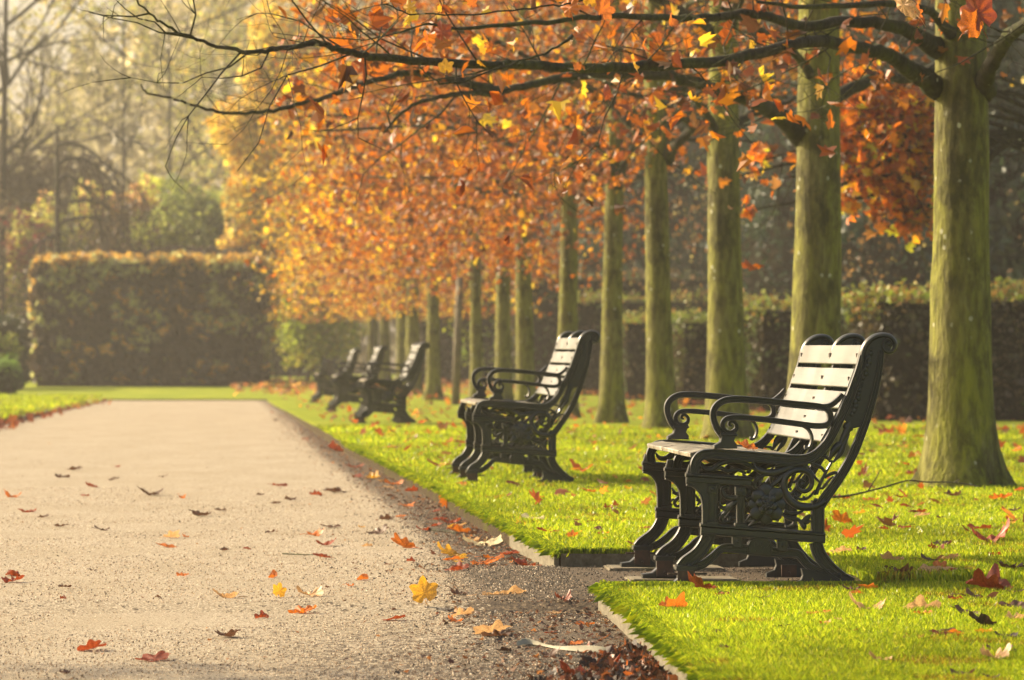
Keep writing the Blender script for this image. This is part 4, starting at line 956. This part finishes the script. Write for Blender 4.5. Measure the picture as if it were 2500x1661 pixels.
def added_shade_tree(s, d, n, label, seed):
    rnd = random.Random(seed); g = np.random.default_rng(seed); root = empty('added_shade_tree', Wp(s, d, float(gz(d)) - .03), label=label, cat='tree', group='added shade trees left of the path')
    trunk_mesh(7, .16, .08, seed).build('trunk', M['bark'], root); mb = MB(); tips = []
    for k in range(9):
        P = limb(mb, limb_curve(rnd, rnd.uniform(2.8, 6), rnd.uniform(0, 6.28), rnd.uniform(1.6, 2.6), rnd.uniform(.3, .9)), .045, .012, 6)
        for q in range(5, len(P), 3): twig_from(mb, P[q], np.array([rnd.gauss(0, 1), rnd.gauss(0, 1), rnd.gauss(0, .5)]), rnd.uniform(.4, 1), .007, rnd, 1, tips, 4)
    mb.build('limb', M['limb'], root); T_ = np.array([t_[0] for t_ in tips]); P = T_[g.integers(0, len(T_), n)] + g.normal(0, .22, (n, 3))
    link('crown', leaves_mesh('crown', P, .07 + .06*g.random(n), autcols(g, n, np.zeros(n)), g, True), M['leaves'], root)
for k, (s, d, n) in enumerate(((-6.6, 13.4, 3200),)):  # unseen tree, added only to cast shade on the near left of the path
    added_shade_tree(s, d, n, ('added tree outside the picture, left of the nearest bench, shading the near path', 'added shade tree left of the path near the second bench, outside the picture', 'third added shade tree left of the path, outside the picture')[k], 400 + k)
# a spray of big leaves close to the camera at the top edge
def spray(name, p, pts_px, leaves, label):
    root = empty(name, p, label=label, cat='branch'); b = np.array(p); mb = MB(); limb(mb, [np.array(at(*q)) - b for q in pts_px], .006, .003, 6); mb.build('stem', M['limb'], root)
    for (x, y, dd, w, c, v, rot) in leaves:
        o = link('leaf', LV[c, v], None, root); q = at(x, y, dd) - p; o.location = q; wm = w/F_PX*dd; o.scale = (wm, wm, wm); o.rotation_euler = rot
p0 = at(2500, -60, 15.5)
spray('overhanging_twig', p0, [(2560,-80,15.6),(2430,-40,15.5),(2330,-20,15.4),(2200,-25,15.3),(2080,-10,15.2)], [(2388,35,15.4,120,'r',1,(1.5,.4,2.9)),(2372,62,15.4,90,'o',2,(1.4,-.5,3.3)),(2205,12,15.3,100,'t',4,(1.2,.9,2.0)),(2240,30,15.3,50,'o',1,(1.3,.3,1))],
      'twig with large withered copper leaves hanging at the top right')
p0 = at(1500, -60, 17.5)
spray('overhanging_twig', p0, [(1700,-60,17.6),(1560,-20,17.5),(1450,-5,17.4),(1380,10,17.4),(1300,20,17.3),(1150,36,17.2),(1000,34,17.2),(940,8,17.2)], [(1390,20,17.4,70,'o',0,(1.4,.3,2.4)),(1470,25,17.4,80,'o',3,(1.2,.5,.6)),(1440,2,17.4,50,'y',1,(1.5,.2,.4)),(1000,20,17.2,44,'y',2,(1.4,.3,2.5)),(1072,22,17.2,26,'y',0,(1.5,0,1)),(1640,55,17.5,52,'o',2,(1.1,.2,.8)),(1150,8,17.3,40,'o',1,(1.3,.1,.7))],
      'thin twig along the top edge with large yellow and orange leaves')
p0 = at(1000, 160, 19)
spray('overhanging_twig', p0, [(1400,90,19.2),(1330,130,19.1),(1220,165,19),(1130,195,18.9),(1075,202,18.9),(1030,170,18.9),(1025,150,18.9)], [(1088,165,18.9,46,'y',0,(1.5,.1,2.9)),(1176,123,19,36,'y',2,(1.5,.3,.9)),(1080,80,18.9,60,'r',3,(1.4,.2,2.6)),(1040,105,18.9,70,'o',1,(1.2,.6,1.2)),(1572,115,19.2,52,'o',2,(1.1,.7,1.0)),(1545,152,19.2,50,'y',4,(1.2,.6,1.4)),(1482,225,19.2,40,'r',4,(1.5,.1,3.1)),(1410,165,19.1,26,'o',1,(1.4,0,3))],
      'curved twig carrying single yellow leaves under the long mossy branch')

# leaning stake by the tenth tree
p = Wp((1112 - VP)/F_PX*69.5, 69.5, -.07)
mb = MB(); mb.tube([(0, 0, -.1), (.03, 0, .9), (.075, 0, 2.05)], [.075, .07, .062], 10)
for zc in (.95, 1.55): mb.tube([(.03 + zc*.015, 0, zc), (.03 + zc*.015, 0, zc + .03)], [.078, .078], 10)
mb.build('wooden_stake', M['stake'], label='pale leaning wooden stake among the avenue trunks', cat='stake').location = p

# ------------------------------------------------------------------ hedges
def shell_points(g, n, x0, x1, y0, y1, z0, z1, rnd_=.32):
    """points on the surface of a rounded, lumpy box"""
    L = np.array([(x1-x0)*(z1-z0), (x1-x0)*(z1-z0), (y1-y0)*(z1-z0), (y1-y0)*(z1-z0), (x1-x0)*(y1-y0)]); f = g.choice(5, n, p=L/L.sum())
    u = g.random((n, 3)); P = np.stack([x0 + u[:, 0]*(x1-x0), y0 + u[:, 1]*(y1-y0), z0 + u[:, 2]*(z1-z0)], 1)
    P[f == 0, 1] = y0; P[f == 1, 1] = y1; P[f == 2, 0] = x0; P[f == 3, 0] = x1; P[f == 4, 2] = z1
    c = np.array([(x0+x1)/2, (y0+y1)/2, (z0+z1)/2]); hs = np.array([(x1-x0)/2, (y1-y0)/2, (z1-z0)/2])
    q = (P - c); r = min(rnd_, *hs)
    inner = np.clip(q, -(hs - r), hs - r); dv = q - inner; ln = np.linalg.norm(dv, axis=1)[:, None]
    q = inner + dv/np.maximum(ln, 1e-6)*np.minimum(ln, r)
    lump = np.sin(P[:, 0]*2.3 + P[:, 2]*3.1)*np.sin(P[:, 1]*2.1 + P[:, 2]*1.7 + 1)*.05
    return q*(1 + (lump[:, None])*.5/ (hs.mean())) + c
def hedge(name, s0, s1, d0, d1, h, cols, ntop, n, label, group=None, size=(.04, .10), seed=1, cat='hedge', topcols=None, zb=None, mt='green'):
    g = np.random.default_rng(seed); sc, dc = (s0+s1)/2, (d0+d1)/2; base = Wp(sc, dc, float(gz(dc)) + LIFT if zb is None else zb)
    root = empty(name, base, TH, label=label, cat=cat, group=group)
    x0, x1, y0, y1 = s0-sc, s1-sc, d0-dc, d1-dc; i_ = min(.10, (x1-x0)*.2)
    mb = MB(); nx, nz_ = 14, 8
    bm = bmesh.new(); bmesh.ops.create_cube(bm, size=1); bmesh.ops.subdivide_edges(bm, edges=bm.edges[:], cuts=7, use_grid_fill=True)
    for v in bm.verts:
        co = Vector((x0+i_ + (v.co.x+.5)*(x1-x0-2*i_), y0+i_ + (v.co.y+.5)*(y1-y0-2*i_), -.1 + (v.co.z+.5)*(h - i_ + .1)))
        v.co = co + Vector((1, 1, .5)) * mnoise.noise(co*2.1) * i_*.5
    me = bpy.data.meshes.new('hedge_core'); bm.to_mesh(me); bm.free(); link('branches', me, M['core'], root)
    P = shell_points(g, n, x0, x1, y0, y1, 0, h); P += g.normal(0, .04, P.shape); P[:, 2] += np.clip(P[:, 2]/h, 0, 1)**4*(.06*np.sin(P[:, 0]*2.9 + seed) + .05*np.sin(P[:, 0]*6.7 + P[:, 1]*3) + .03*np.sin(P[:, 0]*13))
    cols = np.array(cols); c = cols[g.integers(0, max(1, len(cols) - 2), n)]
    def fn(P, f, o): return np.sin(P[:, 0]*f + 1.7*np.sin(P[:, 2]*f*.9 + o) + o)*np.sin(P[:, 2]*f*1.1 + 1.5*np.sin(P[:, 0]*f*.8 + 2*o) + P[:, 1]*f)
    p1, p2, p3 = fn(P, 1.3, seed), fn(P, 3.7, seed + 1), fn(P, 6.1, seed + 2)      # patches of the other species and thin spots
    hi = P[:, 2]/h; k2 = (p1*.5 + p2*.5 + .25*hi > .26) & (g.random(n) < .8); c[k2] = cols[-1]
    k3 = (p3*.6 + p2*.4 + .3*hi > .40) & (g.random(n) < .8) & ~k2; c[k3] = cols[-2]*1.15
    thin = (p1*.4 - p3*.6 > .33) & (g.random(n) < .75) & (hi < .9)
    P[thin, 2] *= .999; P = P[~thin]; c = c[~thin]; n = len(P)
    c = c*(.7 + .6*g.random(n))[:, None]
    if topcols is not None:  # top leaves get brighter colours that stand in for sunlight
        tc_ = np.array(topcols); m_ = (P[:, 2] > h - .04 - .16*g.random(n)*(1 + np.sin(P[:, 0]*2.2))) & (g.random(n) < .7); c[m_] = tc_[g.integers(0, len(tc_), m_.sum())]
    k = ntop; Q = np.stack([x0 + g.random(k)*(x1-x0), y0 + g.random(k)*(y1-y0), h + g.random(k)**3*.16], 1)
    tcs = np.array(topcols if topcols is not None else cols); P = np.vstack([P, Q]); c = np.vstack([c, tcs[g.integers(0, len(tcs), k)]]); n += k
    me = leaves_mesh('foliage', P, size[0] + g.random(n)*(size[1]-size[0]), c, g, True); link('foliage', me, M[mt], root)
    return root
BEECH = [(.075, .055, .022), (.06, .06, .02), (.12, .08, .03), (.09, .13, .03)]
HG = 'clipped hedge blocks behind the avenue'
LIT_TOPC = [(.36, .36, .06), (.42, .24, .05), (.34, .42, .06)]  # hedge tops coloured as if sunlit
hedge('hedge_block', 7.45, 11.5, 47.5, 49.6, 1.42, BEECH, 800, 9000, 'nearest dark brown clipped hedge block right of the rightmost trunk', HG, seed=21, topcols=LIT_TOPC)
hedge('hedge_block', 7.45, 11.5, 57.5, 59.6, 1.45, BEECH, 500, 6500, 'clipped hedge block seen behind the trunk above the back of the nearest bench', HG, seed=22, topcols=LIT_TOPC)
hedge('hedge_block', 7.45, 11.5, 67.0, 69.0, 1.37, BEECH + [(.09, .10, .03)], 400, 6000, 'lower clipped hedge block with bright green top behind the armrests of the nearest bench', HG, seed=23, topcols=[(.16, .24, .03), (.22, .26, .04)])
hedge('hedge_block', 7.45, 11.5, 76.0, 78.0, 1.42, BEECH, 300, 5000, 'fourth clipped hedge block glimpsed just left of the nearest bench', HG, seed=24, topcols=LIT_TOPC)
hedge('hedge_block', 7.3, 11.5, 85.0, 87.0, 1.9, BEECH, 300, 5000, 'fifth clipped hedge block between trunks left of the nearest bench', HG, seed=25, topcols=LIT_TOPC)
hedge('long_hedge', 7.0, 12.5, 94.0, 97.0, 2.5, BEECH, 300, 7000, 'tall brown beech hedge between the trunks behind the second bench', None, seed=26, size=(.06, .14))
hedge('long_hedge', 5.6, 9.5, 112.0, 115.0, 2.7, BEECH, 300, 7000, 'distant brown hedge behind the trunks left of the second bench', None, seed=27, size=(.08, .16))
GRB = [(.05, .03, .014), (.07, .045, .02), (.035, .025, .012), (.05, .03, .014), (.70, .44, .09), (.50, .52, .20)]
hedge('big_hedge', -4.30, 1.42, 103, 110, 3.05, GRB[:4] + GRB[:3] + GRB[4:], 1600, 26000, 'tall square clipped hedge with brown and green patches at the end of the path', None, size=(.08, .21), seed=31, topcols=[(.60, .38, .06), (.42, .22, .04), (.30, .22, .05)], mt='leaves')
hedge('long_hedge', -3.1, 1.0, 114, 116, 3.5, [(.06, .03, .02), (.045, .028, .018), (.08, .045, .025), (.05, .035, .02), (.07, .05, .02)], 300, 6000, 'darker reddish hedge showing as a strip above the tall square hedge', None, size=(.08, .16), seed=39)
hedge('low_hedge', 1.75, 4.2, 140, 142, 1.2, [(.07, .06, .025), (.06, .07, .02)], 200, 3000, 'far low hedge in the gap between the tall hedge and the avenue', None, size=(.1, .2), seed=33, topcols=[(.25, .3, .05)])
hedge('low_hedge', -8.2, -4.3, 95, 100, .0 + 1.5, [(.03, .045, .015), (.05, .05, .02)], 200, 3500, 'dark low shrubbery between the box hedge and the tall square hedge', None, size=(.08, .16), seed=36)
hedge('box_hedge', -5.3, -3.83, 84, 86, .60, [(.05, .10, .012), (.08, .16, .018), (.04, .07, .01)], 200, 6000, 'small clipped green box hedge at the left edge of the lawn', None, size=(.03, .07), seed=34, topcols=[(.2, .34, .03), (.14, .26, .02)])

def blob_shrub(name, s, d, blobs, n, cols, size, label, cat='shrub', group=None, seed=1, mt='green', stems=8, zb=0, core=True, dens=.55, stemh=None, stemr=.03):
    """blobs: (dx, dy, z, rx, ry, rz)"""
    g = np.random.default_rng(seed); rnd = random.Random(seed); base = Wp(s, d, float(gz(d)) + LIFT + zb)
    root = empty(name, base, label=label, cat=cat, group=group)
    B = np.array(blobs, float); vol = B[:, 3]*B[:, 5]; k = g.choice(len(B), n, p=vol/vol.sum())
    u = g.normal(size=(n, 3)); u /= np.linalg.norm(u, axis=1)[:, None]; rr = (dens + (1-dens)*g.random(n))**.6
    rr *= 1 + .22*np.sin(u[:, 0]*7 + k)*np.sin(u[:, 2]*6 + 2*k)
    P = B[k, :3] + u*B[k, 3:]*rr[:, None]; P = P[P[:, 2] > 0]; n = len(P)
    cols = np.array(cols); patch = (np.sin(P[:, 0]*1.1 + seed)*np.sin(P[:, 2]*1.4 + seed) + 1)/2
    ci = np.clip((patch*len(cols) + g.normal(0, .9, n)).astype(int), 0, len(cols)-1)
    c = cols[ci]*(.6 + .8*g.random(n))[:, None]
    link('foliage', leaves_mesh('foliage', P, size[0] + g.random(n)*(size[1]-size[0]), c, g, True), M[mt], root)
    mb = MB(); tips = []
    for i in range(stems):
        b = B[rnd.randrange(len(B))]; tgt = b[:3] + np.array([rnd.gauss(0, .3)*b[3], rnd.gauss(0, .3)*b[4], rnd.uniform(-.2, .6)*b[5]])
        st = np.array([rnd.gauss(0, .2)*B[:, 3].max() if stemh is None else rnd.gauss(0, .05), 0, -.1]); mid = st*.4 + tgt*.6 + np.array([rnd.gauss(0, .1), 0, -.1*tgt[2]])
        Pq = catmull([st, mid, tgt], 5); mb.tube(Pq, np.linspace(stemr, stemr*.3, len(Pq)), 6)
        for q in Pq[4:]: twig_from(mb, q, np.array([rnd.gauss(0, 1), rnd.gauss(0, 1), rnd.gauss(.4, .6)]), rnd.uniform(.3, .9)*max(.5, B[:, 3].mean()*.5), stemr*.25, rnd, 1, tips, 4, .7)
    if core:
        for b in B:
            bm = bmesh.new(); bmesh.ops.create_icosphere(bm, subdivisions=3, radius=1)
            V = [np.array(v.co)*b[3:]*.62*(1 + .25*mnoise.noise(v.co*2 + Vector((seed, 0, 0)))) + b[:3] for v in bm.verts]
            mb.add(V, [tuple(v.index for v in f.verts) for f in bm.faces]); bm.free()
    mb.build('branches', M['core'] if core else M['darkbark'], root)
    return root
OL = [(.06, .07, .015), (.14, .15, .03), (.26, .25, .05), (.18, .10, .04)]
CON = [(.018, .042, .022), (.030, .062, .030), (.052, .088, .036), (.024, .048, .032)]
# round shrub beside the box hedge
blob_shrub('round_shrub', -4.45, 88, [(0, 0, .75, .55, .5, .5)], 1500, [(.25, .25, .03), (.18, .22, .03)], (.05, .1), 'yellow green rounded shrub behind the box hedge at the left edge', seed=41)
# shrubbery behind the tall hedge
shr = [(-5.6, 122, [(0,0,1.6,1.5,1.2,1.7), (.8,0,2.8,1.2,1,1.3)], OL, 'brown olive shrub left of the tall square hedge', 5200),
       (-3.2, 124, [(0,0,2.6,1.6,1.2,1.9), (1.2,0,3.4,1.2,1,1.2)], OL, 'olive shrub rising behind the left half of the tall hedge', 5200),
       (-1.6, 127, [(0,0,3.9,1.0,.9,.85)], [(.34, .36, .05), (.28, .3, .04)], 'bright yellow rounded bush top above the tall hedge', 2000),
       (-.6, 123, [(0,0,2.8,1.7,1.2,1.8), (1.4,0,3.4,1.2,1,1.1)], [(.06, .075, .018), (.10, .12, .025), (.17, .18, .035)], 'green shrub rising behind the middle of the tall hedge', 5600),
       (1.4, 125, [(0,0,2.8,1.3,1.2,2.0), (.4,0,4.0,1.0,1,1.1)], [(.12, .15, .025), (.2, .22, .04), (.28, .25, .05)], 'light green shrub behind the right end of the tall hedge', 5000),
       (-7.5, 118, [(0,0,2.2,1.6,1.2,2.2), (.5,0,3.8,1.3,1,1.5)], [(.07, .05, .03), (.11, .08, .04), (.08, .07, .03)], 'tall brown twiggy shrub at the far left edge', 4200)]
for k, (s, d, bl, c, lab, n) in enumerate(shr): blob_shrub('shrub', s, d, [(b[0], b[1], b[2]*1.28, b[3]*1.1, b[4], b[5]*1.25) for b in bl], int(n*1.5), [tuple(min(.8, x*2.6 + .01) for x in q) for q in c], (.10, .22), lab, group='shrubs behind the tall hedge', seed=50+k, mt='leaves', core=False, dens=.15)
blob_shrub('red_shrub', -5.4, 121, [(0,0,4.1,.8,.6,.9), (.5,0,3.4,.7,.6,.8)], 700, [(.25, .05, .04), (.18, .06, .05)], (.08, .16), 'small dull red shrub top at the left among bare stems', seed=60, core=False)
# far end of the avenue: golden tree with backlight painted into its yellow, lime bushes
blob_shrub('golden_tree', 1.25, 117, [(.2,0,6.5,1.0,1.2,2.2), (.8,0,4.2,1.0,1,1.8), (.5,0,9.2,.8,1,1.8), (1.0,0,8,.9,1,2), (.1,0,2.4,.8,1,1.7), (-.55,0,6.9,.75,.8,1.0), (-.2,0,5.0,.75,.8,.9), (-.45,0,3.7,.6,.7,.7), (.1,0,8.6,.6,.7,.8)], 15000, [(.70, .50, .06), (.80, .62, .09), (.66, .38, .04), (.72, .62, .14)], (.10, .20), 'pale golden tree coloured as if glowing in the sun at the left end of the avenue', 'tree', None, 61, 'leaves', 7, core=False, stemh=0, stemr=.09, dens=.1)
blob_shrub('lime_shrub', 2.75, 119, [(0,0,1.5,.9,1,1.3), (.9,0,1.7,.8,1,1.3), (-.5,0,2.6,.6,1,1.0), (.4,0,3.2,.7,1,.8)], 6000, [(.34, .42, .04), (.50, .54, .06), (.66, .58, .08)], (.08, .18), 'lime yellow bush in the gap beside the farthest benches', 'shrub', None, 62, 'leaves', core=False, dens=.1)
blob_shrub('lime_shrub', 6.6, 101, [(0,0,1.5,.9,.8,1.2), (.8,0,2.1,.7,.8,.7), (.2,0,2.7,.6,.6,.5)], 1500, [(.20, .28, .02), (.34, .36, .03), (.12, .16, .02)], (.07, .15), 'yellow green bush behind the leaning stake', 'shrub', None, 63, 'leaves')
# tall conifers and mixed trees closing the right side
for k, (s, d, r, h) in enumerate(((14.2, 66, 2.4, 9), (11.9, 74, 1.6, 8.5), (14.6, 82, 2.6, 10), (12.8, 92, 2.3, 10), (10.2, 104, 2.3, 9.5), (12.8, 112, 3, 11), (8.4, 124, 2.2, 9.5), (18.5, 92, 3.2, 11), (11.6, 62, .9, 6.2))):
    bl = [(0, 0, h*.22, r, r, h*.26), (.3, 0, h*.5, r*.85, r, h*.25), (-.2, 0, h*.78, r*.6, r, h*.25)]
    lab = ['dark evergreen tree at the right edge beyond the hedge block', 'dark bluish yew behind the second trunk from the right', 'tall dark yew between the two rightmost trunks', 'dark evergreen behind the yellow green trunk',
           'dark evergreen behind the trunks left of the nearest bench', 'large evergreen far behind the middle of the avenue', 'farthest evergreen behind the second bench', 'big dark evergreen filling the top right corner', 'narrow dark yew just behind the nearest hedge block'][k]
    blob_shrub('yew_tree', s, d, bl, 8000, CON, (.09, .20), lab, 'tree', 'dark evergreens on the right', 70+k, 'green', 5, stemr=.1, dens=.6)
for k, (s, d, lab) in enumerate(((9.7, 62, 'bare pale twiggy shrub left of the trunk behind the nearest bench back'), (12.3, 60, 'bare twiggy shrub right of the rightmost trunk'), (9.3, 82, 'bare hazy shrub between the trunks above the second hedge block'))):
    blob_shrub('twiggy_shrub', s, d, [(0,0,2.6,1.3,1,1.3), (.3,0,3.6,1.0,.8,1)], 260, [(.25, .14, .05), (.3, .25, .08)], (.05, .11), lab, 'shrub', 'bare shrubs behind the hedge blocks', 90+k, 'leaves', 22, core=False, stemr=.016, dens=.1)
# orange tree behind, between the two rightmost trunks
def orange_tree(s, d, clumps, n, label, seed, h=6, nm='orange_tree'):
    g = np.random.default_rng(seed); rnd = random.Random(seed); base = Wp(s, d, float(gz(d)) + LIFT); root = empty(nm, base, label=label, cat='tree')
    trunk_mesh(h, .11, .06, seed).build('trunk', M['bark'], root)
    mb = MB(); tips = []; P = []
    for (x, y, z, r, w) in clumps:
        Pq = limb(mb, [(0, 0, max(2.2, z*.8)), (x*.4, y*.4, max(2.4, z*.95) + .2), (x*.8, y*.8, z + .15), (x, y, z)], .035, .008, 6)
        for q in Pq[4::3]: twig_from(mb, q, np.array([rnd.gauss(0, 1), rnd.gauss(0, 1), rnd.gauss(-.3, .6)]), rnd.uniform(.3, .8), .007, rnd, 1, tips, 4)
        k = int(n*w); P.append(np.array([x, y, z]) + g.normal(0, 1, (k, 3))*r)
    mb.build('limb', M['limb'], root); P = np.vstack(P); k = len(P)
    link('crown', leaves_mesh('crown', P, .07 + .07*g.random(k), np.minimum(autcols(g, k, np.full(k, .12))*1.7, .85), g), M['leaves'], root)
# clumps traced where the foliage shows: (px, py, r, weight) at 36 m
cl = []; b = Wp(7.7, 36, .03)
for x, y, r, w in ((2130,300,.2,.16),(2080,380,.18,.1),(2170,400,.2,.14),(2040,330,.13,.06),(2190,480,.15,.1),(2230,520,.12,.06),(2240,330,.14,.07),(2060,260,.15,.08),(2170,230,.15,.07),(2260,420,.12,.05),(2200,540,.07,.03),(2120,450,.13,.05),(1850,400,.10,.02),(1830,520,.03,.006),(1780,440,.12,.02),(2060,500,.05,.015),(2235,270,.12,.05)):
    q = at(x, y, 36) - b; cl.append((q.x, q.y, q.z, r, w))
orange_tree(7.7, 36, cl, 1500, 'orange leaved branches of a tree hidden behind the rightmost trunk', 201)
# bare big tree, weeping tree and hazy birches at the top left
def bare_tree(s, d, h, r, label, seed, spread=.5, levels=5, weep=False, leaf=0, lcols=None, m_='darkbark', lean=(0, 0)):
    rnd = random.Random(seed); g = np.random.default_rng(seed); base = Wp(s, d, float(gz(d)) + LIFT); root = empty('bare_tree' if not leaf else 'hazy_tree', base, label=label, cat='tree')
    mb = MB(); mb.tube(catmull([(0, 0, -.2), (lean[0]*.2, 0, h*.25), (lean[0]*.6, lean[1], h*.6), (lean[0], lean[1], h)], 5), np.linspace(r, r*.3, 16), 10); mb.build('trunk', M[m_], root)
    mb = MB(); tips = []
    def grow(p, dv, L, rr, lev):
        pts = [p]; d_ = dv/np.linalg.norm(dv)
        for i in range(5):
            d_ = d_ + np.array([rnd.gauss(0, .16), rnd.gauss(0, .16), (-.22 if weep else .04) + rnd.gauss(0, .1)]); d_ /= np.linalg.norm(d_); pts.append(pts[-1] + d_*L/5)
        mb.tube(pts, np.linspace(rr, rr*.5, 6), 5 if lev > 2 else 3); tips.extend(pts[2:])
        if lev > 0:
            for i in range(rnd.randint(3, 4)):
                j = rnd.randrange(2, 6); b = np.array([rnd.gauss(0, 1), rnd.gauss(0, 1), rnd.gauss(0, .8)]); b /= np.linalg.norm(b)
                grow(pts[j], d_ + b*spread*1.4, L*rnd.uniform(.5, .75), rr*.5, lev-1)
    for i in range(9):
        z = h*(.3 + .7*i/9); a = rnd.uniform(0, 6.28); grow(np.array([lean[0]*z/h, lean[1]*z/h, z]), np.array([math.cos(a), math.sin(a)*.6, .5]), h*rnd.uniform(.22, .36), r*.42, levels-2)
    mb.build('limb', M[m_], root)
    if leaf:
        T_ = np.array(tips); P = T_[g.integers(0, len(T_), leaf)] + g.normal(0, .28, (leaf, 3)); c = np.array(lcols)[g.integers(0, len(lcols), leaf)]*(.6 + .8*g.random(leaf))[:, None]
        link('crown', leaves_mesh('crown', P, .09 + .12*g.random(leaf), c, g, True), M['leaves'], root)
    return root
bare_tree(-6.0, 121, 12, .17, 'big bare dark tree at the top left corner', 301, lean=(.2, 0))
bare_tree(-8.6, 132, 14, .24, 'second bare tree branching in from beyond the left edge', 302)
bare_tree(-4.1, 114, 6.9, .16, 'dark weeping tree with drooping twigs above the left of the tall hedge', 303, weep=True, levels=6, leaf=1200, lcols=[(.07, .05, .03), (.10, .07, .04)])
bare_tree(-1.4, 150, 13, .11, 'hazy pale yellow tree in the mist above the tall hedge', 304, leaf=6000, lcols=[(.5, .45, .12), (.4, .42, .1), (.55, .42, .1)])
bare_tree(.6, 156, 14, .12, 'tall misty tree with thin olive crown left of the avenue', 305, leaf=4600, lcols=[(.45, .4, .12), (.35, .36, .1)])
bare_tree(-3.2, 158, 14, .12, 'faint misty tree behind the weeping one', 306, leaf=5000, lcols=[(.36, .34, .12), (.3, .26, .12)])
BRN = [(.055, .04, .025), (.085, .062, .038), (.11, .085, .05)]
blob_shrub('copper_tree', -6.2, 128, [(0,0,4.8,2.2,1.5,2.3), (1.8,0,5.6,2.0,1.4,1.5), (3.2,0,4.7,1.5,1.2,1.0), (-1.6,0,6.5,1.6,1.4,2.2)], 9000, BRN, (.10, .22), 'dusky brown tree with arching outline above the left part of the tall hedge', 'tree', None, 311, 'green', 14, core=False, stemr=.05, dens=.25)
# far wood that reads as one mass, leaf colours paled to imitate mist
g = np.random.default_rng(77); n = 60000; d = 170 + g.random(n)*30; s = -30 + g.random(n)*85
top = np.interp(s, [-30, -12, -8.6, -7.6, -5.8, -4.9, -3.5, -2.9, 30], [11, 10.5, 11, 11.2, 11.6, 12.5, 13, 19, 17]) + 1.2*np.sin(s*.9) + .9*np.sin(s*2.3 + d)
z = g.random(n)**.85*top - .1
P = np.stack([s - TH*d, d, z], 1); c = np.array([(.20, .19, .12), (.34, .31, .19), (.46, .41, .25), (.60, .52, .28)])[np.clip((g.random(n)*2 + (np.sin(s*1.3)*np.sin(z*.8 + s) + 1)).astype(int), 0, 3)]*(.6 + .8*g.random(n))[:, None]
link('far_wood', leaves_mesh('far_wood', P, .35 + .4*g.random(n), c, g, True), M['leaves'], kind='stuff', label='pale mist-coloured mass of far off trees closing the view', cat='wood')

# ------------------------------------------------------------------ haze
mb = MB(); mb.box(-430, 430, -410, 460, -1.3, 25)
m, t, out = mat('haze_air'); pv = t.nodes.new('ShaderNodeVolumePrincipled')
pv.inputs['Color'].default_value = (1.0, .95, .86, 1); pv.inputs['Density'].default_value = .0008; pv.inputs['Anisotropy'].default_value = .3
t.links.new(pv.outputs[0], out.inputs['Volume'])
mb.build('haze', m, None, False, kind='stuff', label='pale warm morning mist hanging over the park', cat='haze')
